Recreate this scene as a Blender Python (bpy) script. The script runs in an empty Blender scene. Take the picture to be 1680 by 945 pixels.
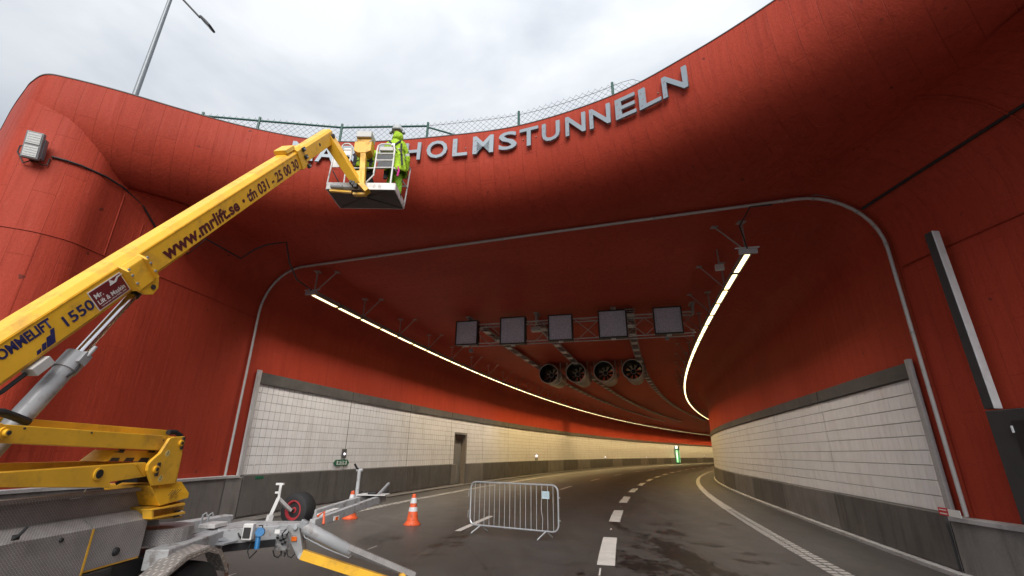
import bpy, bmesh, math, random
import numpy as np
from mathutils import Vector, Matrix, Quaternion
random.seed(4)
SC = bpy.context.scene
COL = SC.collection

# ------------------------------------------------------------------ camera
CAM_H, PITCH, ROLL = 1.95, math.radians(19.84), math.radians(0.7)
cd = bpy.data.cameras.new('camera'); cam = bpy.data.objects.new('camera', cd); COL.objects.link(cam)
cd.sensor_width = 36.0; cd.lens = 36.0 * 747.0 / 1680.0; cd.clip_end = 2000; cd.clip_start = 0.05
FWD = Vector((0, math.cos(PITCH), math.sin(PITCH)))
_r0 = Vector((1, 0, 0)); _u0 = Vector((0, -math.sin(PITCH), math.cos(PITCH)))
RGT = _r0 * math.cos(ROLL) + _u0 * math.sin(ROLL); UPV = _u0 * math.cos(ROLL) - _r0 * math.sin(ROLL)
cam.matrix_world = Matrix(((RGT.x, UPV.x, -FWD.x, 0), (RGT.y, UPV.y, -FWD.y, 0), (RGT.z, UPV.z, -FWD.z, CAM_H), (0, 0, 0, 1)))
SC.camera = cam

# ------------------------------------------------------------------ sky, sun, exposure
SUN_EL, SUN_AZ = math.radians(36), math.radians(180)     # azimuth clockwise from +Y: behind the camera
W = bpy.data.worlds.new('World'); SC.world = W; W.use_nodes = True
nt = W.node_tree; nt.nodes.clear()
def wn(t, **k):
    n = nt.nodes.new(t)
    for a, v in k.items(): setattr(n, a, v)
    return n
out = wn('ShaderNodeOutputWorld'); bg = wn('ShaderNodeBackground'); bg.inputs[1].default_value = 0.1
sky = wn('ShaderNodeTexSky', sky_type='NISHITA', sun_disc=False, sun_elevation=SUN_EL, sun_rotation=SUN_AZ)
tc = wn('ShaderNodeTexCoord'); mp = wn('ShaderNodeMapping'); mp.inputs['Scale'].default_value = (1.0, 1.0, 2.2)
n1 = wn('ShaderNodeTexNoise'); n1.inputs['Scale'].default_value = 2.3; n1.inputs['Detail'].default_value = 5; n1.inputs['Roughness'].default_value = .5; n1.inputs['Distortion'].default_value = .35
rmp = wn('ShaderNodeValToRGB')
rmp.color_ramp.elements[0].position = .30; rmp.color_ramp.elements[0].color = (1.75, 1.90, 2.10, 1)
rmp.color_ramp.elements[1].position = .62; rmp.color_ramp.elements[1].color = (2.95, 3.02, 3.10, 1)
mx = wn('ShaderNodeMixRGB'); mx.inputs[0].default_value = .93
nt.links.new(tc.outputs['Generated'], mp.inputs[0]); nt.links.new(mp.outputs[0], n1.inputs['Vector'])
nt.links.new(n1.outputs['Fac'], rmp.inputs[0]); nt.links.new(sky.outputs[0], mx.inputs[1]); nt.links.new(rmp.outputs[0], mx.inputs[2])
# overcast luminance: brighter overhead than towards the horizon
sx_ = wn('ShaderNodeSeparateXYZ'); nt.links.new(tc.outputs['Generated'], sx_.inputs[0])
lum = wn('ShaderNodeMath', operation='MULTIPLY_ADD', use_clamp=False); cl = wn('ShaderNodeMath', operation='MAXIMUM'); cl.inputs[1].default_value = 0.0
nt.links.new(sx_.outputs[2], cl.inputs[0]); nt.links.new(cl.outputs[0], lum.inputs[0]); lum.inputs[1].default_value = .9; lum.inputs[2].default_value = .47
ml = wn('ShaderNodeMixRGB', blend_type='MULTIPLY'); ml.inputs[0].default_value = 1.0; nt.links.new(mx.outputs[0], ml.inputs[1]); nt.links.new(lum.outputs[0], ml.inputs[2])
nt.links.new(ml.outputs[0], bg.inputs[0]); nt.links.new(bg.outputs[0], out.inputs[0])
sd = bpy.data.lights.new('sun', 'SUN'); sd.energy = 1.2; sd.angle = math.radians(40); sd.color = (1, .97, .93)
sun = bpy.data.objects.new('sun', sd); COL.objects.link(sun)
_sdir = Vector((math.sin(SUN_AZ) * math.cos(SUN_EL), math.cos(SUN_AZ) * math.cos(SUN_EL), math.sin(SUN_EL)))
sun.rotation_euler = _sdir.to_track_quat('Z', 'Y').to_euler(); sun.location = (0, -10, 30)
SC.view_settings.view_transform = 'Standard'; SC.view_settings.look = 'None'
SC.view_settings.exposure = 1.65; SC.view_settings.gamma = 1.0
SC.cycles.max_bounces = 6; SC.cycles.diffuse_bounces = 4; SC.cycles.use_denoising = True

def pt(x, y, d):
    """world point seen at photo pixel (x, y), d metres along the view axis"""
    return Vector((0, 0, CAM_H)) + (FWD + RGT * ((x - 840) / 747.0) + UPV * ((472.5 - y) / 747.0)) * d
def ground_px(x, y):
    o = Vector((0, 0, CAM_H)); r = FWD + RGT * ((x - 840) / 747.0) + UPV * ((472.5 - y) / 747.0); return o + r * (-CAM_H / r.z)
def px_of(p):
    d = Vector(p) - Vector((0, 0, CAM_H)); z = d.dot(FWD)
    return 840 + 747 * d.dot(RGT) / z, 472.5 - 747 * d.dot(UPV) / z

# ------------------------------------------------------------------ materials
def rgba(c): return (c[0], c[1], c[2], 1)
class NT:
    def __init__(s, name):
        s.m = bpy.data.materials.new(name); s.m.use_nodes = True; s.t = s.m.node_tree
        s.b = s.t.nodes['Principled BSDF']
    def n(s, t, ins=None, **k):
        q = s.t.nodes.new(t)
        for a, v in k.items(): setattr(q, a, v)
        for a, v in (ins or {}).items():
            if isinstance(v, bpy.types.NodeSocket): s.t.links.new(v, q.inputs[a])
            else: q.inputs[a].default_value = v
        return q
    def link(s, a, b): s.t.links.new(a, b)
    def noise(s, scale, detail=4, rough=.55, vec=None, dist=0):
        q = s.n('ShaderNodeTexNoise', {'Scale': scale, 'Detail': detail, 'Roughness': rough, 'Distortion': dist})
        if vec is not None: s.link(vec, q.inputs['Vector'])
        return q.outputs['Fac']
    def obj(s, scale=(1, 1, 1)):
        c = s.n('ShaderNodeTexCoord'); m = s.n('ShaderNodeMapping', {'Vector': c.outputs['Object'], 'Scale': scale}); return m.outputs[0]
    def geo(s, scale=(1, 1, 1)):
        c = s.n('ShaderNodeNewGeometry'); m = s.n('ShaderNodeMapping', {'Vector': c.outputs['Position'], 'Scale': scale}); return m.outputs[0]
    def uv(s, scale=(1, 1, 1)):
        c = s.n('ShaderNodeTexCoord'); m = s.n('ShaderNodeMapping', {'Vector': c.outputs['UV'], 'Scale': scale}); return m.outputs[0]
    def ramp(s, fac, a, b, ca=(0, 0, 0), cb=(1, 1, 1)):
        q = s.n('ShaderNodeValToRGB', {'Fac': fac}); e = q.color_ramp.elements
        e[0].position = a; e[1].position = b; e[0].color = rgba(ca); e[1].color = rgba(cb); return q.outputs[0]
    def mix(s, f, a, b, mode='MIX'):
        q = s.n('ShaderNodeMixRGB', blend_type=mode)
        for i, v in ((0, f), (1, a), (2, b)):
            if isinstance(v, bpy.types.NodeSocket): s.link(v, q.inputs[i])
            else: q.inputs[i].default_value = rgba(v) if isinstance(v, tuple) else v
        return q.outputs[0]
    def math(s, op, a, b=0.0, c=None):
        q = s.n('ShaderNodeMath', operation=op)
        for i, v in enumerate((a, b) if c is None else (a, b, c)):
            if isinstance(v, bpy.types.NodeSocket): s.link(v, q.inputs[i])
            else: q.inputs[i].default_value = v
        return q.outputs[0]
    def bump(s, h, strength=.3, dist=.01, normal=None):
        q = s.n('ShaderNodeBump', {'Height': h, 'Strength': strength, 'Distance': dist})
        if normal is not None: s.link(normal, q.inputs['Normal'])
        s.link(q.outputs[0], s.b.inputs['Normal']); return q.outputs[0]
    def set(s, **k):
        for a, v in k.items():
            i = s.b.inputs[a.replace('_', ' ')]
            if isinstance(v, bpy.types.NodeSocket): s.link(v, i)
            else: i.default_value = rgba(v) if isinstance(v, tuple) and len(v) == 3 else v
        return s

def simple(name, col, rough=.5, metal=0., var=.18, scale=6., bump=0., dirt=None, dscale=3.):
    """painted / plain material with uneven colour, optional dirt patches"""
    t = NT(name); g = t.geo()
    n = t.noise(scale, 5, .6, g)
    c = t.mix(1.0, col, t.ramp(n, .25, .75, (1 - var,) * 3, (1 + var * .6,) * 3), 'MULTIPLY')
    r = t.math('MULTIPLY_ADD', n, .25, rough - .12)
    if dirt:
        d = t.ramp(t.noise(dscale, 6, .65, g), .52, .68)
        c = t.mix(d, c, dirt); r = t.math('MULTIPLY_ADD', d, .2, r)
    t.set(Base_Color=c, Roughness=r, Metallic=metal)
    if bump: t.bump(t.noise(60, 3, .6, g), bump, .004)
    return t.m

def m_red():
    t = NT('red_concrete_paint'); g = t.geo(); st = t.geo((5.5, 5.5, .35))
    streak = t.noise(1.6, 6, .65, st); cloud = t.noise(.35, 4, .5, g); fine = t.noise(28, 4, .7, g)
    base = t.mix(t.ramp(cloud, .3, .7), (.34, .041, .021), (.41, .054, .029))
    base = t.mix(t.ramp(streak, .50, .74, (0, 0, 0), (.52, .52, .52)), base, (.25, .030, .018))
    pale = t.ramp(t.noise(3.1, 7, .75, t.geo((3, 3, .5))), .60, .73, (0, 0, 0), (.34, .34, .34))
    base = t.mix(pale, base, (.52, .13, .09))
    spots = t.ramp(t.noise(5.5, 2, .4, g), .74, .78)
    base = t.mix(spots, base, (.16, .03, .02))
    base = t.mix(1.0, base, t.ramp(fine, .2, .8, (.82,) * 3, (1.12,) * 3), 'MULTIPLY')
    # formwork boards: u along the face, v up it
    bk = t.n('ShaderNodeTexBrick', {'Vector': t.uv(), 'Scale': 1.0, 'Mortar Size': .006, 'Mortar Smooth': .4, 'Brick Width': .42, 'Row Height': 1.15, 'Color1': rgba((.93,) * 3), 'Color2': rgba((1.05,) * 3), 'Mortar': rgba((.74,) * 3)}, offset=.37, squash=1.0)
    mp_ = t.n('ShaderNodeTexCoord'); rot = t.n('ShaderNodeMapping', {'Vector': mp_.outputs['UV'], 'Rotation': (0, 0, math.pi / 2)}); t.link(rot.outputs[0], bk.inputs['Vector'])
    bk.inputs['Brick Width'].default_value = 1.35; bk.inputs['Row Height'].default_value = .36
    msk = t.ramp(t.noise(.5, 3, .5, g), .38, .6)
    base = t.mix(t.math('MULTIPLY_ADD', msk, .55, .25), base, t.mix(1.0, base, bk.outputs['Color'], 'MULTIPLY'))
    t.set(Base_Color=base, Roughness=t.math('MULTIPLY_ADD', streak, .3, .42)); t.b.inputs['Specular IOR Level'].default_value = .14
    h = t.math('ADD', t.math('MULTIPLY', fine, .5), t.math('MULTIPLY', streak, 1.2)); h = t.math('ADD', h, t.math('MULTIPLY', bk.outputs['Fac'], -.5))
    t.bump(h, .6, .016); return t.m

def m_concrete(name, a, b, stain, streaky=True):
    t = NT(name); g = t.geo()
    c = t.mix(t.ramp(t.noise(1.3, 5, .6, g), .3, .7), a, b)
    s = t.ramp(t.noise(1.2, 6, .7, t.geo((2.4, 2.4, .35)) if streaky else g), .50, .72, (0, 0, 0), (.8, .8, .8))
    c = t.mix(s, c, stain)
    lt = t.ramp(t.noise(1.7, 6, .7, t.geo((2.2, 2.2, .5))), .62, .78, (0, 0, 0), (.5,) * 3)
    c = t.mix(lt, c, tuple(min(1, v * 1.7) for v in b))
    f = t.noise(45, 5, .75, g); c = t.mix(1.0, c, t.ramp(f, .2, .8, (.72,) * 3, (1.2,) * 3), 'MULTIPLY')
    t.set(Base_Color=c, Roughness=.75); t.bump(f, .3, .006); return t.m

def m_tile():
    t = NT('white_glazed_tile'); oi = t.n('ShaderNodeObjectInfo'); g = t.geo()
    at_ = t.n('ShaderNodeAttribute', attribute_name='shade')
    v = t.math('ADD', t.math('POWER', oi.outputs['Random'], 3.0), t.math('POWER', at_.outputs['Fac'], 3.0))
    v = t.math('MULTIPLY', v, .22)
    c = t.mix(v, (.785, .775, .785), (.50, .48, .475))
    d = t.ramp(t.noise(.9, 6, .7, t.geo((2, 2, .5))), .52, .75, (0, 0, 0), (.38,) * 3)
    c = t.mix(d, c, (.42, .37, .33))
    c = t.mix(t.ramp(t.noise(9, 5, .7, g), .55, .8, (0, 0, 0), (.25,) * 3), c, (.5, .45, .42))
    t.set(Base_Color=c, Roughness=t.math('MULTIPLY_ADD', t.noise(4, 3, .5, g), .25, .3)); return t.m

def m_asphalt():
    t = NT('asphalt'); g = t.geo()
    f = t.noise(70, 5, .85, g); m = t.noise(1.1, 6, .65, g); tr = t.noise(.9, 4, .6, t.geo((1.4, .16, 1)))
    c = t.mix(t.ramp(m, .3, .72), (.036, .0325, .0305), (.060, .054, .050))
    c = t.mix(t.ramp(tr, .42, .7, (0, 0, 0), (.55,) * 3), c, (.075, .068, .062))
    c = t.mix(1.0, c, t.ramp(f, .3, .72, (.5,) * 3, (1.6,) * 3), 'MULTIPLY')
    un = t.n('ShaderNodeSeparateXYZ', {0: t.uv()}).outputs[0]; trk = None
    for cx in (-5.6, -3.9, -1.35, .35, 2.5, 4.2):
        q = t.math('MAXIMUM', t.math('SUBTRACT', 1.0, t.math('MULTIPLY', t.math('ABSOLUTE', t.math('SUBTRACT', un, cx)), 2.2)), 0.0); trk = q if trk is None else t.math('ADD', trk, q)
    c = t.mix(t.math('MULTIPLY', trk, .5), c, t.mix(1.0, c, (1.28, 1.27, 1.26), 'MULTIPLY'))
    ag = t.n('ShaderNodeTexVoronoi', {'Vector': g, 'Scale': 26.0}); c = t.mix(t.ramp(ag.outputs['Distance'], .0, .10, (.55,) * 3, (0, 0, 0)), c, (.12, .11, .10))
    crk = t.n('ShaderNodeTexVoronoi', {'Vector': t.geo((.35, .12, 1)), 'Scale': 1.0}, feature='DISTANCE_TO_EDGE'); c = t.mix(t.ramp(crk.outputs['Distance'], .0, .006, (.6,) * 3, (0, 0, 0)), c, (.016, .014, .013))
    sp = t.ramp(t.noise(38, 2, .5, g), .735, .76, (0, 0, 0), (.6,) * 3); c = t.mix(sp, c, (.16, .14, .12))
    # damp and oil-stained places, each with its own centre and reach
    tot = None
    for (px_, py_, rpx, rpy, w) in [(1115, 912, 34, 38, 1.25), (1062, 928, 55, 18, 1.05), (1180, 940, 60, 16, 1.0), (1020, 912, 40, 12, .9), (1060, 896, 45, 8, .8), (1102, 875, 26, 9, 1.0), (1088, 861, 26, 8, .85), (1162, 894, 26, 5, .95), (1190, 860, 26, 7, .75), (1016, 863, 8, 16, .95), (1034, 878, 14, 4, .8),
                              (622, 884, 34, 11, 1.05), (722, 893, 34, 8, 1.0), (752, 880, 28, 7, .95), (690, 910, 40, 7, .85), (664, 926, 24, 6, .85), (765, 873, 18, 4, .85), (1222, 908, 28, 4, .95), (1235, 922, 34, 6, .95), (840, 935, 60, 6, .55), (1170, 822, 12, 10, .75), (1215, 850, 14, 10, .7), (950, 940, 30, 10, .6), (1300, 925, 30, 8, .75), (560, 930, 50, 10, .7)]:
        gq = ground_px(px_, py_); x, y = gq.x, gq.y; rx = (ground_px(px_ + rpx, py_) - gq).length; ry = abs(ground_px(px_, py_ - rpy).y - ground_px(px_, py_ + rpy).y) / 2
        sx = t.n('ShaderNodeMapping', {'Vector': t.n('ShaderNodeNewGeometry').outputs['Position'], 'Location': (-x / rx, -y / ry, 0), 'Scale': (1 / rx, 1 / ry, 0)})
        l = t.n('ShaderNodeVectorMath', {0: sx.outputs[0]}, operation='LENGTH')
        q = t.math('MULTIPLY', t.math('SUBTRACT', 1.0, t.math('MULTIPLY', l.outputs['Value'], .42)), w)
        tot = q if tot is None else t.math('MAXIMUM', tot, q)
    rag = t.math('ADD', t.math('MULTIPLY', t.noise(3.4, 6, .75, t.geo((.75, .42, 1)), .3), .45), t.math('MULTIPLY', t.noise(11, 5, .8, t.geo((.8, .5, 1))), .55))
    rag = t.math('MULTIPLY_ADD', rag, 2.6, -.80)
    wet = t.ramp(t.math('ADD', t.math('MULTIPLY', tot, .62), rag), .93, 1.0)
    c = t.mix(wet, c, (.0075, .006, .0055))
    t.set(Base_Color=c, Roughness=t.math('SUBTRACT', t.math('MULTIPLY_ADD', m, .22, .36), t.math('MULTIPLY', wet, .05))); t.b.inputs['Specular IOR Level'].default_value = .5
    t.bump(f, .35, .005); return t.m

def m_paint(name, col):
    t = NT(name); g = t.geo()
    wear = t.ramp(t.noise(7, 8, .8, g), .60, .68); d = t.noise(3, 5, .6, g)
    c = t.mix(1.0, col, t.ramp(d, .2, .8, (.72,) * 3, (1.05,) * 3), 'MULTIPLY')
    t.set(Base_Color=t.mix(wear, c, (.12, .10, .09)), Roughness=.65); t.bump(t.noise(120, 3, .7, g), .3, .004); return t.m

def m_checker(name, col, metal, rough, pitch):
    t = NT(name); o = t.n('ShaderNodeTexCoord')
    uvm = t.n('ShaderNodeMapping', {'Vector': o.outputs['UV'], 'Scale': (1 / pitch, 1 / pitch, 1), 'Rotation': (0, 0, math.radians(45))})
    sep = t.n('ShaderNodeSeparateXYZ', {0: uvm.outputs[0]})
    def lz(rt, off):
        m = t.n('ShaderNodeMapping', {'Vector': o.outputs['UV'], 'Scale': (1 / pitch, 1 / pitch, 1), 'Rotation': (0, 0, rt), 'Location': (off, off, 0)})
        s = t.n('ShaderNodeSeparateXYZ', {0: m.outputs[0]})
        fx = t.math('SUBTRACT', t.math('FRACT', s.outputs[0]), .5); fy = t.math('SUBTRACT', t.math('FRACT', s.outputs[1]), .5)
        a = t.math('MULTIPLY', t.math('ABSOLUTE', fx), 2.4); b = t.math('MULTIPLY', t.math('ABSOLUTE', fy), 6.0)
        return t.math('MAXIMUM', t.math('SUBTRACT', 1.0, t.math('ADD', a, b)), 0)
    h = t.math('MAXIMUM', lz(0, 0), lz(math.pi / 2, .5))
    g = t.geo(); n = t.noise(5, 5, .65, g)
    c = t.mix(1.0, col, t.ramp(n, .2, .8, (.62,) * 3, (1.1,) * 3), 'MULTIPLY')
    c = t.mix(t.ramp(h, .05, .45), t.mix(1.0, c, (.66, .64, .63), 'MULTIPLY'), t.mix(1.0, c, (1.3, 1.28, 1.26), 'MULTIPLY'))
    c = t.mix(t.ramp(t.noise(2.4, 6, .7, g), .52, .72, (0, 0, 0), (.6,) * 3), c, tuple(v * .42 for v in col))
    t.set(Base_Color=c, Roughness=t.math('MULTIPLY_ADD', n, .3, rough - .15), Metallic=metal); t.bump(h, .7, pitch * .10); return t.m

def m_emit(name, col, st):
    t = NT(name); t.set(Base_Color=(.8, .8, .75), Emission_Color=col, Emission_Strength=st); return t.m
def m_screen():
    t = NT('led_screen_grey'); v = t.n('ShaderNodeTexVoronoi', {'Vector': t.geo((1, 1, 1)), 'Scale': 42.0})
    c = t.ramp(v.outputs['Distance'], .1, .6, (.74, .77, .88), (.32, .34, .40))
    t.set(Base_Color=c, Roughness=.45); return t.m

RED = m_red()
CONC = m_concrete('barrier_concrete', (.15, .138, .13), (.21, .195, .185), (.085, .075, .068))
CONC_IN = m_concrete('barrier_concrete_dirty', (.090, .083, .078), (.132, .122, .115), (.048, .043, .040))
CAPM = m_concrete('dark_cap_concrete', (.07, .064, .06), (.115, .105, .098), (.045, .04, .037), False)
LEDGE = m_concrete('pale_ledge_concrete', (.36, .35, .35), (.46, .45, .45), (.22, .21, .2))
GROUT = simple('tile_grout', (.20, .185, .17), .8)
TILE = m_tile(); ASPH = m_asphalt()
PAINT = m_paint('road_paint', (.60, .565, .53)); PAINT2 = m_paint('worn_edge_paint', (.36, .335, .31))
YEL = simple('yellow_lift_paint', (.85, .47, .035), .36, 0, .14, 4, 0, (.56, .30, .04), 3.2)
YEL2 = simple('yellow_turret_paint', (.76, .40, .022), .38, 0, .12, 4, 0, (.33, .17, .02), 5)
GREY = simple('grey_chassis_paint', (.42, .425, .43), .42, 0, .16, 5, 0, (.17, .145, .125), 7)
CYLG = simple('grey_cylinder_paint', (.33, .335, .345), .35, 0, .08, 5, 0, (.22, .2, .19), 7)
WHT = simple('white_basket_paint', (.68, .67, .65), .4, 0, .08, 5, 0, (.34, .32, .30), 6)
CHR = simple('chrome_rod', (.72, .72, .74), .18, 1.0, .04)
BLK = simple('black_rubber', (.016, .016, .017), .6, 0, .3, 12)
TYRE = simple('tyre_rubber', (.022, .021, .021), .75, 0, .3, 20, .3)
DRK = simple('dark_metal', (.035, .034, .034), .55, 0, .2)
BASK = simple('basket_underside', (.075, .066, .062), .6, 0, .2, 3, 0, (.12, .105, .10), 2.5)
GALV = simple('galvanised_steel', (.46, .48, .50), .42, .6, .15, 14)
PIPE = simple('grey_conduit', (.40, .39, .385), .5, .1, .12, 8)
RAILG = simple('strut_galvanised', (.30, .285, .27), .5, .3, .15, 10)
ALU = simple('letter_aluminium', (.25, .295, .335), .45, .1, .06, 3)
FILM = simple('film_print_red', (.50, .12, .13), .6)
GRN = simple('green_fence_coat', (.012, .075, .055), .45)
LAMPG = simple('lamp_post_grey', (.22, .24, .26), .45, .3)
RIMR = simple('red_wheel_rim', (.42, .035, .045), .4, 0, .12, 8, 0, (.12, .03, .03), 8)
ORG = simple('cone_orange', (.74, .11, .03), .5, 0, .18, 10, 0, (.34, .08, .04), 9)
REFL = simple('reflective_white', (.62, .63, .65), .4, 0, .08, 20)
MAR = simple('maroon_print', (.09, .010, .012), .5)
NAVY = simple('navy_print', (.018, .02, .10), .5)
STK = simple('sticker_maroon', (.16, .018, .022), .4); STW = simple('sticker_white', (.7, .69, .67), .45)
BLUE = simple('blue_plug', (.02, .16, .38), .4)
def m_cloth(name, col):
    t = NT(name); g = t.geo(); n = t.noise(7, 4, .6, g, .8); fld = t.noise(5.5, 3, .5, t.geo((1.6, 1.6, .7)), 1.2)
    c = t.mix(1.0, col, t.ramp(n, .25, .75, (.72,) * 3, (1.12,) * 3), 'MULTIPLY'); c = t.mix(t.ramp(t.noise(4, 6, .7, g), .56, .72, (0, 0, 0), (.45,) * 3), c, tuple(v * .5 for v in col))
    t.set(Base_Color=c, Roughness=.8); t.bump(fld, 1.0, .09); return t.m
HIV = m_cloth('hi_vis_yellow', (.38, .60, .018))
HIV2 = m_cloth('hi_vis_green_trousers', (.26, .54, .03))
BLKC = simple('black_work_cloth', (.022, .022, .026), .85, 0, .3, 14, .3)
HELM = simple('white_helmet', (.42, .43, .43), .4); SKIN = simple('skin', (.48, .27, .19), .55)
MAG = simple('magenta_strap', (.55, .02, .22), .6)
SIGNG = simple('sign_green', (.008, .12, .06), .4, 0, .05); SIGNW = simple('sign_white', (.75, .77, .75), .45, 0, .04)
SIGNR = simple('label_red', (.55, .02, .03), .45); FRAMEB = simple('screen_black_frame', (.012, .012, .013), .4)
DOORM = simple('grey_steel_door', (.20, .20, .20), .45); FANM = simple('fan_casing_galvanised', (.34, .30, .25), .4, .5, .2, 6)
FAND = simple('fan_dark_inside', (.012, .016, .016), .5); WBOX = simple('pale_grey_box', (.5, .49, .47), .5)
MAST = simple('mast_charcoal', (.035, .034, .035), .5, 0, .2, 6); MASTW = simple('mast_aluminium_edge', (.55, .56, .58), .4)
CHK = m_checker('checker_plate_grey', (.46, .445, .44), .15, .5, .027); CHKB = m_checker('checker_plate_aluminium', (.58, .55, .52), .35, .42, .085)
LITE = m_emit('lamp_diffuser', (1.0, .78, .36), 1.7); BEAC = m_emit('white_marker_light', (.9, .85, 1), .8)
GLOW = m_emit('green_pillar_light', (.02, 1.0, .35), .22); GLOWW = m_emit('pillar_white_light', (.8, 1, .9), .5); AMB = simple('amber_reflector', (.7, .13, .01), .3)
SCR = m_screen(); DECKM = simple('gravel_deck', (.2, .19, .18), .9); LAMPGL = simple('floodlight_glass', (.62, .62, .6), .25, 0, .2, 60)
GRATE = simple('drain_grate', (.03, .028, .026), .6)

# ------------------------------------------------------------------ object helpers
ORIGIN = {}
def tag(o, label=None, cat=None, group=None, kind=None):
    if label: o['label'] = label
    if cat: o['category'] = cat
    if group: o['group'] = group
    if kind: o['kind'] = kind
    return o
def thing(name, label, cat, loc, group=None):
    o = bpy.data.objects.new(name, None); COL.objects.link(o); o.location = loc; o.empty_display_size = .1
    ORIGIN[o.name] = Vector(loc); return tag(o, label, cat, group)
def frame_of(d, up=Vector((0, 0, 1))):
    d = d.normalized(); s = d.cross(up)
    if s.length < 1e-4: s = d.cross(Vector((1, 0, 0)))
    s.normalize(); return d, s, s.cross(d)

class MB:
    def __init__(s): s.v = []; s.f = []; s.u = []; s.mi = []; s.cur = 0
    def face(s, idx, uv=None): s.f.append(tuple(idx)); s.u.append(uv); s.mi.append(s.cur)
    def add(s, pts): n = len(s.v); s.v += [Vector(p) for p in pts]; return n
    def quad(s, a, b, c, d, uv=None): n = s.add((a, b, c, d)); s.face((n, n + 1, n + 2, n + 3), uv)
    def poly(s, pts): n = s.add(pts); s.face(range(n, n + len(pts)))
    def hexa(s, p):
        """8 corners: bottom 4 then top 4, same winding"""
        n = s.add(p)
        for q in ((3, 2, 1, 0), (4, 5, 6, 7), (0, 1, 5, 4), (1, 2, 6, 5), (2, 3, 7, 6), (3, 0, 4, 7)): s.face([n + i for i in q])
    def box(s, c, sx, sy, sz, X=Vector((1, 0, 0)), Y=Vector((0, 1, 0)), Z=Vector((0, 0, 1))):
        c = Vector(c); a, b, d = X * sx / 2, Y * sy / 2, Z * sz / 2
        s.hexa([c - a - b - d, c + a - b - d, c + a + b - d, c - a + b - d, c - a - b + d, c + a - b + d, c + a + b + d, c - a + b + d])
    def beam(s, p0, p1, w, h, up=Vector((0, 0, 1)), w1=None, h1=None):
        p0, p1 = Vector(p0), Vector(p1); d, sd_, u = frame_of(p1 - p0, up); w1 = w1 or w; h1 = h1 or h
        r = []
        for p, ww, hh in ((p0, w, h), (p1, w1, h1)):
            r.append([p - sd_ * ww / 2 - u * hh / 2, p + sd_ * ww / 2 - u * hh / 2, p + sd_ * ww / 2 + u * hh / 2, p - sd_ * ww / 2 + u * hh / 2])
        s.hexa(r[0] + r[1])
    def tube(s, pts, r, n=8, caps=True, closed=False):
        pts = [Vector(p) for p in pts]; rr = r if isinstance(r, (list, tuple)) else [r] * len(pts); rings = []; u = None
        m = len(pts)
        for i, p in enumerate(pts):
            if closed: t = pts[(i + 1) % m] - pts[i - 1]
            else: t = (pts[min(i + 1, m - 1)] - pts[max(i - 1, 0)])
            t.normalize()
            if u is None:
                u = t.orthogonal().normalized()
            u = (u - t * u.dot(t)); u = u.normalized() if u.length > 1e-6 else t.orthogonal().normalized()
            w = t.cross(u)
            rings.append(s.add([p + (u * math.cos(a) + w * math.sin(a)) * rr[i] for a in [2 * math.pi * k / n for k in range(n)]]))
        for i in range(m if closed else m - 1):
            a, b = rings[i], rings[(i + 1) % m]
            for k in range(n): s.face((a + k, a + (k + 1) % n, b + (k + 1) % n, b + k))
        if caps and not closed:
            s.face([rings[0] + k for k in range(n)][::-1]); s.face([rings[-1] + k for k in range(n)])
    def lathe(s, o, axis, prof, n=20):
        """prof: list of (distance along axis, radius)"""
        o = Vector(o); d, a, b = frame_of(Vector(axis), Vector((0, 0, 1)) if abs(Vector(axis).normalized().z) < .9 else Vector((0, 1, 0))); R_ = []
        for (h, r) in prof: R_.append(s.add([o + d * h + (a * math.cos(t) + b * math.sin(t)) * r for t in [2 * math.pi * k / n for k in range(n)]]))
        for i in range(len(prof) - 1):
            for k in range(n): s.face((R_[i] + k, R_[i] + (k + 1) % n, R_[i + 1] + (k + 1) % n, R_[i + 1] + k))
        if prof[0][1] > 1e-4: s.face([R_[0] + k for k in range(n)][::-1])
        if prof[-1][1] > 1e-4: s.face([R_[-1] + k for k in range(n)])
    def prism(s, poly, ext):
        """polygon of points extruded by vector ext"""
        poly = [Vector(p) for p in poly]; ext = Vector(ext); n = len(poly); a = s.add(poly); b = s.add([p + ext for p in poly])
        s.face([a + i for i in range(n)][::-1]); s.face([b + i for i in range(n)])
        for i in range(n): s.face((a + i, a + (i + 1) % n, b + (i + 1) % n, b + i))
    def grid(s, rows, uv=None):
        """rows of equal-length point lists -> quads; uv rows optional"""
        n = len(rows[0]); base = [s.add(r) for r in rows]
        for i in range(len(rows) - 1):
            for k in range(n - 1):
                u = None
                if uv: u = [uv[i][k], uv[i][k + 1], uv[i + 1][k + 1], uv[i + 1][k]]
                s.face((base[i] + k, base[i] + k + 1, base[i + 1] + k + 1, base[i + 1] + k), u)
    def build(s, name, m, parent=None, smooth=False, bevel=0.0, boxuv=False, sub=0):
        o_ = Vector((0, 0, 0)); p = parent
        if p is not None: o_ = ORIGIN[p.name]
        me = bpy.data.meshes.new(name); me.from_pydata([tuple(v - o_) for v in s.v], [], s.f)
        for q in (m if isinstance(m, (list, tuple)) else [m]): me.materials.append(q)
        if any(s.mi): me.polygons.foreach_set('material_index', s.mi)
        if any(u is not None for u in s.u):
            L = me.uv_layers.new(name='UVMap')
            for poly, u in zip(me.polygons, s.u):
                if u is not None:
                    for li, c in zip(poly.loop_indices, u): L.data[li].uv = c
        bm = bmesh.new(); bm.from_mesh(me)
        if not any(u is not None for u in s.u) or boxuv: bmesh.ops.recalc_face_normals(bm, faces=bm.faces)
        if bevel:
            bmesh.ops.remove_doubles(bm, verts=bm.verts, dist=1e-5)
            es = [e for e in bm.edges if len(e.link_faces) == 2 and e.calc_face_angle(0) > .5]
            bmesh.ops.bevel(bm, geom=es, offset=bevel, segments=2, affect='EDGES', profile=.5, clamp_overlap=True)
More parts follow.
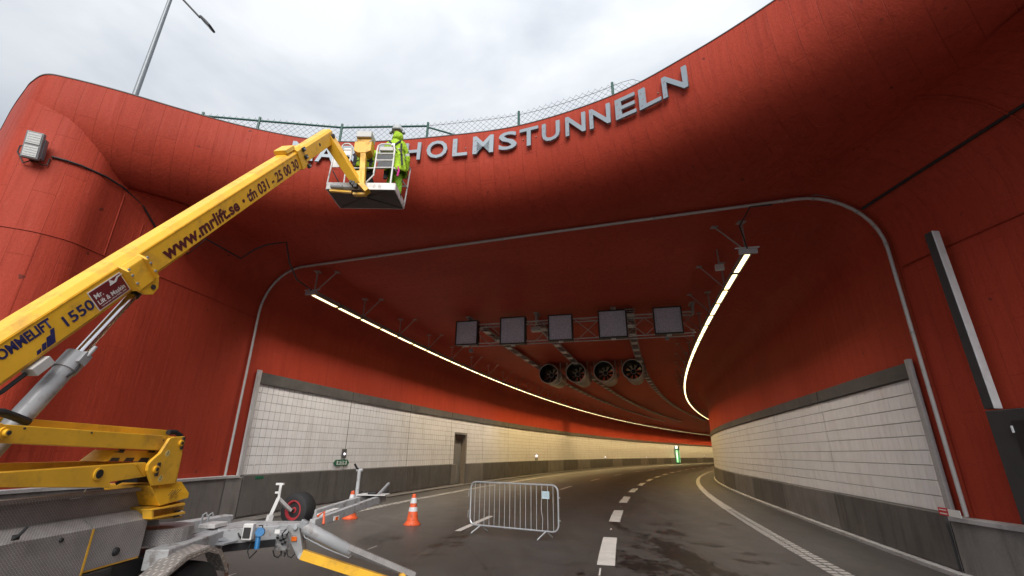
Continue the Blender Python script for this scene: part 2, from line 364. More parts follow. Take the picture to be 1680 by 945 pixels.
        if boxuv:
            lay = bm.loops.layers.uv.verify()
            for f in bm.faces:
                n = f.normal; e = max(f.edges, key=lambda e: e.calc_length()); t = (e.verts[1].co - e.verts[0].co).normalized(); b = n.cross(t)
                for l in f.loops: l[lay].uv = (l.vert.co.dot(t), l.vert.co.dot(b))
        bm.to_mesh(me); bm.free()
        if smooth: 
            me.polygons.foreach_set('use_smooth', [True] * len(me.polygons))
            if smooth != 'all': me.set_sharp_from_angle(angle=math.radians(38))
        o = bpy.data.objects.new(name, me); COL.objects.link(o)
        if parent is not None: o.parent = parent; ORIGIN[o.name] = o_
        else: ORIGIN[o.name] = Vector((0, 0, 0))
        return o
def rebase(o, loc):
    """give a top-level single-mesh thing an origin at its base"""
    loc = Vector(loc)
    o.data.transform(Matrix.Translation(-loc)); o.location = loc; ORIGIN[o.name] = loc; return o
def structure(o): o['kind'] = 'structure'; return o
def copy_obj(o, parent=None):
    c = o.copy(); COL.objects.link(c)
    if parent is not None: c.parent = parent
    return c
def copy_tree(o, parent=None):
    c = copy_obj(o, parent)
    for ch in list(o.children): copy_tree(ch, c)
    return c

def text_mesh(s, size=1.0, extrude=0.0, bold=0.0, space=1.0):
    """mesh of a line of lettering in the XY plane, left aligned on the baseline"""
    c = bpy.data.curves.new('lettering', 'FONT'); c.body = s; c.size = size; c.extrude = extrude; c.offset = bold; c.space_character = space; c.resolution_u = 3; c.fill_mode = 'BOTH'
    o = bpy.data.objects.new('lettering', c); COL.objects.link(o); bpy.context.view_layer.update()
    me = bpy.data.meshes.new_from_object(o.evaluated_get(bpy.context.evaluated_depsgraph_get()))
    bpy.data.objects.remove(o); bpy.data.curves.remove(c); return me
def text_on(name, s, m, parent, o, X, Y, width=None, height=None, extrude=.0015, bold=0.0, italic=0.0, space=1.0):
    """lettering lying in the plane (X, Y) from point o; scaled to width and cap height"""
    me = text_mesh(s, 1.0, 0.0, bold, space); co = np.array([v.co[:] for v in me.vertices]); x0, x1 = co[:, 0].min(), co[:, 0].max(); y1 = co[:, 1].max()
    capm = .69 if height else 1
    sy = (height / capm) if height else None; sx = (width / (x1 - x0)) if width else sy
    if sy is None: sy = sx
    X = X.normalized(); Y = Y.normalized(); N = X.cross(Y); org = ORIGIN[parent.name]; o = Vector(o)
    for v in me.vertices:
        x, y = (v.co.x - x0) * sx + v.co.y * sy * italic, v.co.y * sy
        v.co = o + X * x + Y * y + N * extrude - org
    me.materials.clear(); me.materials.append(m); me.name = name
    q = bpy.data.objects.new(name, me); COL.objects.link(q); q.parent = parent; ORIGIN[q.name] = org; return q

# ------------------------------------------------------------------ tunnel alignment: a right-hand bend, heading as a cubic of the chainage
_a = (.20864, .0060104, -2.54875e-5, 4.6399e-8)
_S = np.linspace(-40, 190, 1151)
_th = np.where(_S < 0, _a[0] + _a[1] * _S * .0, _a[0] + _a[1] * _S + _a[2] * _S**2 + _a[3] * _S**3)
_dx = np.concatenate([[0], np.cumsum(np.sin((_th[1:] + _th[:-1]) / 2) * .2)]); _dy = np.concatenate([[0], np.cumsum(np.cos((_th[1:] + _th[:-1]) / 2) * .2)])
_i0 = 200; _X = _dx - _dx[_i0]; _Y = _dy - _dy[_i0] + 8.0
def hd(s): return float(np.interp(s, _S, _th))
def tap(s): u = min(max((s - 6.0) / 36.0, 0.0), 1.0); return 1.25 * u * u * (3 - 2 * u)      # the right side draws in round the bend
def sp(s, off, z):
    t = hd(s)
    if off > 4.0: off -= tap(s) * (off - 4.0) / 3.6
    return Vector((float(np.interp(s, _S, _X)) + off * math.cos(t), float(np.interp(s, _S, _Y)) - off * math.sin(t), z))
def tdir(s): t = hd(s); return Vector((math.sin(t), math.cos(t), 0))
def rdir(s): t = hd(s); return Vector((math.cos(t), -math.sin(t), 0))
OL, OR, ZC, ZL = -9.3, 7.6, 7.55, 9.5
S_ARCH, S_END = 4.0, 178.0
def sa(o): return S_ARCH - 1.65 * (o - OL) / (OR - OL)      # the arch plane is slightly skew to the road
def lerp_s(s, o): return s if s > 8.9 else sa(o) + (s - S_ARCH) * (8.9 - sa(o)) / (8.9 - S_ARCH)
def srange(a, b, step): 
    n = max(1, int(round((b - a) / step))); return [a + (b - a) * i / n for i in range(n + 1)]

# ------------------------------------------------------------------ ground and road
m = MB(); m.quad((-900, -900, -.03), (900, -900, -.03), (900, 900, -.03), (-900, 900, -.03))
structure(m.build('ground', simple('dark_ground', (.06, .056, .052), .9)))
m = MB(); ss = srange(-38, 186, 2.0)
ro_ = lambda s: (-12.5 if s < 3 else OL - .3, -6, -2, 2, 5, 9.5 if s < 3 else OR + .3)
m.grid([[sp(s, o, 0) for o in ro_(s)] for s in ss], [[(o, s) for o in ro_(s)] for s in ss])
road = structure(m.build('road', ASPH)); road['label'] = 'dark asphalt road curving right into the tunnel'
# painted markings: each a sheet a few millimetres above the asphalt, pieces of the road
def strip(name, s0, s1, o0, o1, z=.006, skew=0.0, step=1.2):
    m = MB(); m.grid([[sp(s, o0, z), sp(s + skew, o1, z)] for s in srange(s0, s1, step)]); return m.build(name, PAINT2 if name == 'edge_line' else PAINT, road)
for k in range(26):                                        # block line between the right lanes
    s0 = 2.0 + k * 5.95
    if s0 < 140: strip('lane_block', s0, s0 + 3.1, 1.24 + .004 * k, 1.57 + .004 * k)
for s0 in (-4.9, 4.85, 19.9, 29.6, 39.4, 49.1, 58.8, 68.5): strip('lane_dash', s0, s0 + 3.1, -2.57, -2.40)
strip('survey_mark', 1.2, 1.75, 1.30, 1.33)
for s0, o in ((6.3, 1.36), (12.2, 1.40)): strip('survey_mark', s0, s0 + .3, o, o + .03)
strip('survey_mark', 2.1, 2.5, -3.5, -3.47); strip('survey_mark', -.9, -.2, -4.6, -4.57)
base = None
def bars(name, o0, o1, s0, s1, pitch, cover):
    n = int((s1 - s0) / pitch)
    for k in range(n):
        s = s0 + k * pitch; m = MB()
        for (b0, b1) in ((o0, o0 + (o1 - o0) * .46), (o0 + (o1 - o0) * .54, o1)):
            m.hexa([sp(s, b0, .002), sp(s, b1, .002), sp(s + pitch * cover, b1, .002), sp(s + pitch * cover, b0, .002), sp(s, b0, .010), sp(s, b1, .010), sp(s + pitch * cover, b1, .010), sp(s + pitch * cover, b0, .010)])
        m.build(name, PAINT2, road)
bars('edge_line_bar', 5.26, 5.62, -3.0, 13.0, .25, .60)
strip('edge_line', 13.0, 100, 5.26, 5.62, .006)
bars('edge_line_bar', -7.30, -6.98, 5.0, 23.0, .30, .6)
strip('edge_line', 23.0, 150, -7.28, -7.0, .006)
# ------------------------------------------------------------------ tunnel portal and tube (one red concrete thing)
portal = thing('tunnel_portal', 'red painted concrete tunnel portal with curved rolled lip over the road', 'tunnel portal', (0, 11.7, 0))
def fil(r, n=10, right=False):
    return [(math.cos(a), math.sin(a)) for a in [math.pi / 2 * i / n for i in range(n + 1)]]
def tube_profile(r=1.5):
    p = [(OL - .02, 3.2), (OL - .02, 3.5), (OL - .02, ZC - r)]
    for i in range(1, 11): a = math.pi / 2 * i / 10; p.append((OL - .02 + r - r * math.cos(a), ZC - r + r * math.sin(a)))
    for o in (-5, -2, 1, 4): p.append((o, ZC))
    for i in range(0, 11): a = math.pi / 2 * i / 10; p.append((OR + .02 - r + r * math.sin(a), ZC - r + r * math.cos(a)))
    p.append((OR + .02, 3.0)); p.append((OR + .02, 0)); return p
prof = tube_profile(); plen = [0]
for a, b in zip(prof, prof[1:]): plen.append(plen[-1] + math.hypot(b[0] - a[0], b[1] - a[1]))
ss = srange(S_ARCH, 40, 1.2) + srange(41.5, S_END, 2.5)
m = MB(); m.grid([[sp(lerp_s(s, o), o, z) for o, z in prof] for s in ss], [[(s, l) for l in plen] for s in ss]); m.build('tube_lining', RED, portal, smooth='all')
m = MB(); m.grid([[sp(s, OL - .02, z) for z in (0, 3.2)] for s in (S_ARCH, S_ARCH + .7)], [[(s, z) for z in (0, 3.2)] for s in (S_ARCH, S_ARCH + .7)]); m.build('jamb', RED, portal)
m = MB(); m.quad(sp(S_END, OL, 0), sp(S_END, OR, 0), sp(S_END, OR, ZC), sp(S_END, OL, ZC)); m.build('far_end', DRK, portal)
# left cheek wall: vertical, follows the tube and turns outwards in a rounded horn
def cr(pts, n=12):
    P = [np.array(p, float) for p in pts]; P = [2 * P[0] - P[1]] + P + [2 * P[-1] - P[-2]]; out_ = []
    for i in range(1, len(P) - 2):
        for k in range(n):
            t = k / n; a, b, c, d = P[i - 1:i + 3]
            out_.append(.5 * ((2 * b) + (-a + c) * t + (2 * a - 5 * b + 4 * c - d) * t * t + (-a + 3 * b - 3 * c + d) * t**3))
    out_.append(P[-2]); return np.array(out_)
al = sp(S_ARCH + .02, OL - .03, 0)
WL = cr([(al.x, al.y), (-8.40, 12.0), (-8.66, 10.35), (-8.88, 9.55), (-8.97, 8.95), (-9.02, 8.5), (-9.28, 8.11), (-9.66, 7.86), (-10.10, 7.72), (-10.62, 7.93), (-11.04, 8.19), (-11.93, 8.78), (-13.1, 9.61), (-15.5, 11.3), (-20, 14.5), (-30, 21)], 10)
def arclen(P): return np.concatenate([[0], np.cumsum(np.hypot(*np.diff(P, axis=0).T))])
wl = arclen(WL); zz = [0, .6, 1.2, 2.2, 3.4, 4.6, 5.88, 5.92, 7, 8, 8.8, ZL - .01]
m = MB(); m.grid([[Vector((p[0], p[1], z)) for z in zz] for p in WL], [[(l, z) for z in zz] for l in wl]); m.build('cheek_wall', RED, portal, smooth='all')
def ro(s): return .27 * max(0.0, 2.3 - s)      # the right cheek opens out towards the road
# right cheek wall with its fillet, straight back from the arch
ssr = srange(-9, S_ARCH + .1, 1.0); pr = [(OR + .03, 0), (OR + .03, 1.0), (OR + .03, 3), (OR + .03, ZC - 1.5)] + [(OR + .03 - 1.5 + 1.5 * math.cos(a), ZC - 1.49 + 1.5 * math.sin(a)) for a in [math.pi / 2 * i / 12 for i in range(1, 13)]]
pl_ = [0]
for a, b in zip(pr, pr[1:]): pl_.append(pl_[-1] + math.hypot(b[0] - a[0], b[1] - a[1]))
fq = lambda s: -9 + (s + 9) * (sa(OR) + 9) / (S_ARCH + 9)
m = MB(); m.grid([[sp(fq(s), o + ro(fq(s)), z) for o, z in pr] for s in ssr], [[(s, l) for l in pl_] for s in ssr]); m.build('cheek_wall', RED, portal, smooth='all')
# rolled lip: quarter-ellipse swept along the plan curve
LIPP = [(-11.93, 8.80), (-11.04, 8.20), (-10.62, 7.935), (-10.1, 7.715), (-9.66, 7.82), (-8.85, 8.19), (-7.85, 8.75), (-6.72, 9.31), (-5.30, 9.76), (-3.85, 9.86), (-1.59, 9.56), (.25, 9.12), (2.15, 8.16), (3.49, 7.0), (4.53, 5.86), (5.5, 4.55), (6.6, 2.9), (7.8, 1.0), (9.4, -1.2), (12, -3.5)]
LP = cr(LIPP, 9); LT = np.gradient(LP, axis=0); LT /= np.linalg.norm(LT, axis=1)[:, None]; LN = np.c_[-LT[:, 1], LT[:, 0]]      # towards the tunnel
ll = arclen(LP); LA, Q0 = 1.55, -.13; sgp = lambda v: math.copysign(abs(v) ** .80, v); LB = (ZL - ZC) / (1 - sgp(math.sin(Q0)))      # the top leans back a little
def lip(i, q, out_=0.0):
    """surface point i along the lip at ellipse angle q (0 top, pi/2 underside); out_ = metres off the face"""
    back = LA * (sgp(math.cos(Q0)) - sgp(math.cos(q))); z = ZL - LB * (sgp(math.sin(q)) - sgp(math.sin(Q0)))
    return Vector((LP[i, 0] + LN[i, 0] * (back - out_ * math.cos(q)), LP[i, 1] + LN[i, 1] * (back - out_ * math.cos(q)), z - out_ * math.sin(q)))
QS = [Q0, -.09, -.05, -.02, 0, .02, .05, .1, .17, .26, .37, .5, .65, .8, .95, 1.1, 1.25, 1.4, math.pi / 2]; ql = [0]
for a, b in zip(QS, QS[1:]): ql.append(ql[-1] + (lip(50, b) - lip(50, a)).length)
m = MB(); m.grid([[lip(i, q) for q in QS] for i in range(len(LP))], [[(ll[i], -l) for l in ql] for i in range(len(LP))]); m.build('lip', RED, portal, smooth='all')
# soffit between the lip and the arch
m = MB(); rows = []; uvr = []
for i in range(len(LP)):
    b = lip(i, math.pi / 2); t = min(max((b.x + 8.2) / 16.4, 0), 1); o_ = OL + (OR - OL) * t; e = sp(sa(o_) + .06, o_, ZC + .008)
    rows.append([b + (e - b) * (k / 4) for k in range(5)]); uvr.append([(ll[i], -ql[-1] - (e - b).length * k / 4) for k in range(5)])
m.grid(rows, uvr); m.build('soffit', RED, portal, smooth='all')
# concave fillet between the left cheek and the soffit, dying out towards the horn
m = MB(); rows = []; uvr = []; kmax = int(np.argmin(np.hypot(WL[:, 0] + 8.97, WL[:, 1] - 9.05)))
for i in range(kmax + 1):
    r = 1.5 * (1 - (i / kmax)) ** .8 + .02; p = WL[i]; t = WL[min(i + 1, len(WL) - 1)] - WL[max(i - 1, 0)]; t = t / np.linalg.norm(t); nrm = np.array([-t[1], t[0]])
    if nrm[0] < 0: nrm = -nrm
    rows.append([Vector((p[0] + nrm[0] * (r - r * math.cos(a) + .004), p[1] + nrm[1] * (r - r * math.cos(a) + .004), ZC - .004 - r + r * math.sin(a))) for a in [math.pi / 2 * k / 10 for k in range(11)]])
    uvr.append([(wl[i], ZC - r + r * 1.57 * k / 10) for k in range(11)])
m.grid(rows, uvr); m.build('corner_fillet', RED, portal, smooth='all')
# raised joint ribs and dark joints on the shell
def rib(name, pts, r, mt): m = MB(); m.tube(pts, r, 6); return m.build(name, mt, portal, smooth=True)
iw = int(np.argmin(np.hypot(WL[:, 0] + 8.97, WL[:, 1] - 9.15)))
rib('joint_rib', [Vector((WL[i, 0], WL[i, 1], 5.9)) for i in range(0, len(WL))], .016, RED)
rib('joint_rib', [Vector((WL[iw, 0], WL[iw, 1], z)) for z in (5.9, 7.7)], .016, RED)
iw2 = iw - 9
rib('joint_rib', [Vector((WL[iw2, 0], WL[iw2, 1], z)) for z in (5.9, 7.0)], .014, RED)
iw3 = int(np.argmin(np.hypot(WL[:, 0] + 9.3, WL[:, 1] - 8.1)))
rib('joint_rib', [Vector((WL[iw3, 0], WL[iw3, 1], z)) for z in (1.2, 5.9)], .006, RED)
rib('joint_rib', [sp(s, OR + .01 + ro(s), 5.6) for s in srange(-8, sa(OR) - .1, 1)], .016, RED)
rf = 1.5
rib('joint_rib', [sp(-.6, OR + .012 + ro(-.6), z) for z in (5.6, 6.0)] + [sp(-.6, OR + .012 + ro(-.6) - rf + rf * math.cos(a), ZC - rf + rf * math.sin(a)) for a in [math.pi / 2 * i / 12 for i in range(1, 13)]] , .018, RED)
aj = math.radians(40)
rib('dark_joint', [sp(s, OR + .015 + ro(s) - rf + rf * math.cos(aj), ZC - rf + rf * math.sin(aj)) for s in srange(-8, sa(OR), 1)], .030, BLK)
m = MB(); m.grid([[lip(i, Q0, .012) + Vector((0, 0, dz)) for dz in (-.012, .010)] + [lip(i, Q0, -.25) + Vector((0, 0, .010))] for i in range(len(LP))]); m.build('coping_strip', simple('coping_zinc', (.09, .07, .07), .6), portal)
m = MB(); m.grid([[Vector((p[0], p[1], ZL - .02)) + Vector((.012, -.02, 0)), Vector((p[0], p[1], ZL + .008)) + Vector((.012, -.02, 0)), Vector((p[0], p[1], ZL + .008)) + Vector((-.1, .3, 0))] for p in WL[int(kmax + 18):]]); m.build('coping_strip', bpy.data.materials['coping_zinc'], portal)
# deck above, behind the lip
m = MB(); m.grid([[lip(i, Q0, -.12) + Vector((0, 0, -.012)), Vector((LP[i, 0] * 1.6, 62, ZL + .4))] for i in range(len(LP))]); structure(m.build('roof_deck', DECKM))
# conduit round the arch
def ap(o, z): return sp(sa(o) + .03, o, z)
arc = [ap(OL + .06, 1.2)] + [ap(OL + .06, z) for z in (2.5, 4, 5.2, ZC - 1.5)]
arc += [ap(OL + .06 + 1.44 * (1 - math.cos(a)), ZC - 1.5 + 1.44 * math.sin(a)) for a in [math.pi / 2 * i / 10 for i in range(1, 11)]]
arc += [ap(o, ZC - .06) for o in (-6, -4, -2, 0, 2, 4, 5.6)]
arc += [ap(OR - .06 - 1.44 * (1 - math.sin(a)), ZC - 1.5 + 1.44 * math.cos(a)) for a in [math.pi / 2 * i / 10 for i in range(0, 11)]]
arc += [ap(OR - .06, z) for z in (5, 3.5, 2, 1.0)]
cond = thing('conduit', 'pale grey conduit running round the tunnel mouth arch', 'conduit', sp(S_ARCH, OL, 1.2))
m = MB(); m.tube(arc, .036, 10); m.build('pipe', PIPE, cond, smooth=True)
for i in range(3, len(arc) - 2, 2):
    p = arc[i] + (arc[i + 1] - arc[i]) * .5; d = (arc[i + 1] - arc[i]).normalized(); m = MB(); m.tube([p - d * .02, p + d * .02], .045, 10); m.build('clamp', RAILG, cond, smooth=True)

# ------------------------------------------------------------------ tiled walls
TW, TH = .238, .27
def tile_mesh(name):
    w, h, d, b = TW - .010, TH - .011, .014, .005
    v = [(-w / 2, 0, -h / 2), (w / 2, 0, -h / 2), (w / 2, 0, h / 2), (-w / 2, 0, h / 2), (-w / 2 + b, -d, -h / 2 + b), (w / 2 - b, -d, -h / 2 + b), (w / 2 - b, -d, h / 2 - b), (-w / 2 + b, -d, h / 2 - b)]
    me = bpy.data.meshes.new(name); me.from_pydata(v, [], [(4, 5, 6, 7), (0, 1, 5, 4), (1, 2, 6, 5), (2, 3, 7, 6), (3, 0, 4, 7)]); me.materials.append(TILE); return me
TME = tile_mesh('tile')
def tiled_wall(label, side, off, zb, zt, zc, s_start, s_end, pitch, niche=None, barlen=5.0):
    """side -1 left, +1 right; off is the backing face; inward = -side"""
    inn = -side; base_p = sp(s_start, off, 0); w = thing('tiled_wall', label, 'wall', base_p)
    hide = lambda s: niche and niche[0] - .01 < s < niche[1] + .01
    segs = [(s_start, s_end)] if not niche else [(s_start, niche[0]), (niche[1], s_end)]
    m = MB()
    for a, b in segs: m.grid([[sp(s, off, 0), sp(s, off, zc)] for s in srange(a, b, 1.25)])
    if niche: m.grid([[sp(s, off, niche[2]), sp(s, off, zc)] for s in srange(niche[0], niche[1], 1)])
    m.build('grout_backing', GROUT, w)
    # tiles: nearest ones single pieces, the rest joined
    ncol = int((s_end - s_start) / TW); nrow = int(round((zt - zb) / TH)); single = 0; rest = MB(); shade = []
    for c in range(ncol):
        s = s_start + (c + .5) * TW + .035 * (c // 21)
        for r in range(nrow):
            z = zb + (r + .5) * TH
            if niche and niche[0] - .17 < s < niche[1] + .17 and z < niche[2] + .15: continue
            T = tdir(s) * inn * -1 if False else tdir(s); N = rdir(s) * inn        # N points into the tunnel
            if single < 300:
                o = bpy.data.objects.new('tile', TME); COL.objects.link(o); o.parent = w
                X = T if side < 0 else -T
                X = -X if X.cross(Vector((0, 0, 1))).dot(N) < 0 else X
                Yv = -N; X = Yv.cross(Vector((0, 0, 1)))
                jt = random.uniform(-.004, .004)
                mt = Matrix(((X.x, Yv.x, 0, 0), (X.y, Yv.y, 0, 0), (0, 0, 1, 0), (0, 0, 0, 1))); loc = sp(s, off, z) + N * random.uniform(0, .003) - base_p
                mt.translation = loc; o.matrix_local = mt; single += 1
            else:
                hw, hh = TW / 2 - .005, TH / 2 - .0055; p = sp(s, off, z); d = N * (.014 + random.uniform(0, .003)); Z = Vector((0, 0, 1)); b = .006
                n = rest.add([p - T * hw - Z * hh, p + T * hw - Z * hh, p + T * hw + Z * hh, p - T * hw + Z * hh, p + d - T * (hw - b) - Z * (hh - b), p + d + T * (hw - b) - Z * (hh - b), p + d + T * (hw - b) + Z * (hh - b), p + d - T * (hw - b) + Z * (hh - b)])
                for q in ((4, 5, 6, 7), (0, 1, 5, 4), (1, 2, 6, 5), (2, 3, 7, 6), (3, 0, 4, 7)): rest.face([n + k for k in q]); 
                shade.append(random.random())
    ro = rest.build('tile_field', TILE, w); ro['kind'] = 'stuff'
    at_ = ro.data.attributes.new('shade', 'FLOAT', 'FACE'); at_.data.foreach_set('value', np.repeat(shade, 5))
    # cap slabs, plinth slabs
    k = 0; s = s_start
    while s < s_end - .1:
        e = min(s + pitch, s_end); st = max(1.25, (e - s) / 4); g = .02; m = MB()
        A = [(off, zt), (off + inn * .07, zt), (off + inn * .07, zc), (off - inn * .1, zc)]
        m.grid([[sp(x, o, z) for o, z in A] for x in srange(s + g, e - g, st)]); m.poly([sp(s + g, o, z) for o, z in A]); m.poly([sp(e - g, o, z) for o, z in A][::-1]); m.build('cap_slab', CAPM, w); s = e
    s = s_start
    while s < s_end - .1:
        e = min(s + barlen, s_end); parts_ = [(s, e)]
        if niche and s < niche[1] and e > niche[0]: parts_ = [(a, b) for a, b in ((s, niche[0]), (niche[1], e)) if b - a > .1]
        for a, b in parts_:
            g = .018; m = MB(); A = [(off + inn * .16, .10), (off + inn * .16, zb - .015), (off + inn * .13, zb), (off - inn * .05, zb)]
            rows = [[sp(x, o, z) for o, z in A] for x in srange(a + g, b - g, 1.25)]; m.grid(rows); m.poly([rows[0][i] for i in range(4)] + [sp(a + g, off, .1)]); m.poly([rows[-1][i] for i in range(4)] + [sp(b - g, off, .1)])
            m.build('plinth_slab', random.choice([CONC_IN, CONC_IN, CONC]) if s > s_start + 4 else CONC_IN, w)
        s = e
    m = MB()
    for a, b in segs: m.grid([[sp(x, off + inn * .10, 0), sp(x, off + inn * .10, zb - .02)] for x in srange(a, b, 1.25)])
    m.build('plinth_joint_filler', LEDGE, w)
    m = MB(); m.hexa([sp(s_start - .14, off + inn * .03, zb), sp(s_start - .14, off + inn * .10, zb), sp(s_start, off + inn * .10, zb), sp(s_start, off + inn * .03, zb), sp(s_start - .14, off + inn * .03, zc + .05), sp(s_start - .14, off + inn * .10, zc + .05), sp(s_start, off + inn * .10, zc + .05), sp(s_start, off + inn * .03, zc + .05)])
    m.build('end_post', LEDGE, w); return w
ND0, ND1, NDZ = 20.3, 21.9, 3.0
wallL = tiled_wall('long white tiled wall on the left side of the tunnel, with a grey door', -1, OL, 1.22, 3.92, 4.27, S_ARCH + .58, 150, 5.0, (ND0, ND1, NDZ))
wallR = tiled_wall('white tiled wall on the right side of the tunnel, bending out of sight', 1, OR, 1.0, 3.45, 3.74, 2.85, 70, 5.0)
# door recess
m = MB(); dd = .32
m.quad(sp(ND0, OL, 0), sp(ND0, OL - dd, 0), sp(ND0, OL - dd, NDZ), sp(ND0, OL, NDZ)); m.quad(sp(ND1, OL, 0), sp(ND1, OL - dd, 0), sp(ND1, OL - dd, NDZ), sp(ND1, OL, NDZ)); m.quad(sp(ND0, OL, NDZ), sp(ND1, OL, NDZ), sp(ND1, OL - dd, NDZ), sp(ND0, OL - dd, NDZ)); m.quad(sp(ND0, OL - dd, 0), sp(ND1, OL - dd, 0), sp(ND1, OL - dd, NDZ), sp(ND0, OL - dd, NDZ))
m.build('door_recess', simple('recess_concrete', (.30, .25, .20), .8, 0, .2, 4), wallL)
m = MB(); m.hexa([sp(ND0 + .08, OL - dd + .02, .02), sp(ND1 - .2, OL - dd + .02, .02), sp(ND1 - .2, OL - dd + .08, .02), sp(ND0 + .08, OL - dd + .08, .02), sp(ND0 + .08, OL - dd + .02, 2.7), sp(ND1 - .2, OL - dd + .02, 2.7), sp(ND1 - .2, OL - dd + .08, 2.7), sp(ND0 + .08, OL - dd + .08, 2.7)])
door = m.build('door', DOORM, wallL)
m = MB(); m.tube([sp(ND1 - .35, OL - dd + .08, 1.1), sp(ND1 - .35, OL - dd + .13, 1.1), sp(ND1 - .5, OL - dd + .13, 1.1)], .014, 6); m.build('handle', GALV, door)
# outer plinths beside the mouth and the kerb strip on the right
pw = thing('concrete_plinth', 'grey concrete plinth below the red wall left of the tiles, behind the lift', 'plinth', sp(S_ARCH, OL, 0))
i_end = int(np.argmin(np.hypot(WL[:, 0] + 10.10, WL[:, 1] - 7.72))) + 6
def nrm_wl(i):
    t = WL[min(i + 1, len(WL) - 1)] - WL[max(i - 1, 0)]; t = t / np.linalg.norm(t); n = np.array([-t[1], t[0]]); n = n if (n[0] > 0 or (abs(n[0]) < .9 and n[1] < 0)) else -n; return Vector((n[0], n[1], 0))
m = MB(); A = [(OL + .16, 0), (OL + .16, 1.15), (OL - .02, 1.22)]; rows = [[sp(x, o, z) for o, z in A] for x in (S_ARCH - .02, S_ARCH + .55)]; m.grid(rows); m.poly(rows[1] + [sp(S_ARCH + .55, OL, 0)]); m.build('plinth_slab', CONC, pw)
m = MB(); A = [(OL + .19, 1.16), (OL + .19, 1.22), (OL - .02, 1.226)]; m.grid([[sp(x, o, z) for o, z in A] for x in (S_ARCH - .02, S_ARCH + .43)]); m.build('ledge', LEDGE, pw)
cut = [0, int(i_end * .22), int(i_end * .55), i_end]
for a, b in zip(cut, cut[1:]):
    m = MB(); m.grid([[Vector((WL[i, 0], WL[i, 1], 0)) + nrm_wl(i) * o + Vector((0, 0, z)) for o, z in ((.16, 0), (.16, 1.15), (.16, 1.15), (-.02, 1.22))] for i in range(a, b + 1)]); m.build('plinth_slab', CONC, pw)
m = MB(); m.grid([[Vector((WL[i, 0], WL[i, 1], 0)) + nrm_wl(i) * o + Vector((0, 0, z)) for o, z in ((.19, 1.16), (.19, 1.22), (-.02, 1.226))] for i in range(0, i_end + 1)]); m.build('ledge', LEDGE, pw)
pw2 = thing('concrete_plinth', 'grey concrete plinth below the red wall at the right edge', 'plinth', sp(0, OR, 0))
for a, b in ((-8.5, -3.4), (-3.38, 2.70)):
    m = MB(); A = [(OR - .16, 0), (OR - .16, .92), (OR + .05, .96)]; rows = [[sp(s, o + ro(s), z) for o, z in A] for s in srange(a, b, 1)]; m.grid(rows); m.poly(rows[0] + [sp(a, OR + .05 + ro(a), 0)]); m.poly(rows[-1] + [sp(b, OR + .05 + ro(b), 0)]); m.build('plinth_slab', CONC, pw2)
m = MB(); A = [(OR - .19, .90), (OR - .19, .965), (OR + .05, .985)]; m.grid([[sp(s, o + ro(s), z) for o, z in A] for s in srange(-8.5, 2.68, 1)]); m.build('ledge', LEDGE, pw2)
m = MB(); A = [(OR - .30, .004), (OR - .30, .075), (OR - .17, .085)]; m.grid([[sp(s, o + ro(s), z) for o, z in A] for s in srange(-6, 60, 1.25)]); kb = structure(m.build('kerb', LEDGE))
m = MB(); A = [(OL + .75, .003), (OL + .75, .05), (OL + .2, .055)]; m.grid([[sp(s, o, z) for o, z in A] for s in srange(4, 150, 1.25)]); structure(m.build('kerb', CONC_IN))
gr = thing('drain_grate', 'dark drain grate in the road along the right plinth', 'drain', sp(0, OR - .55, 0))
for k in range(60):
    s = -3 + k * .09; m = MB(); m.hexa([sp(s, OR - .78, .002), sp(s, OR - .33, .002), sp(s + .05, OR - .33, .002), sp(s + .05, OR - .78, .002), sp(s, OR - .78, .016), sp(s, OR - .33, .016), sp(s + .05, OR - .33, .016), sp(s + .05, OR - .78, .016)]); m.build('grate_bar', GRATE, gr)

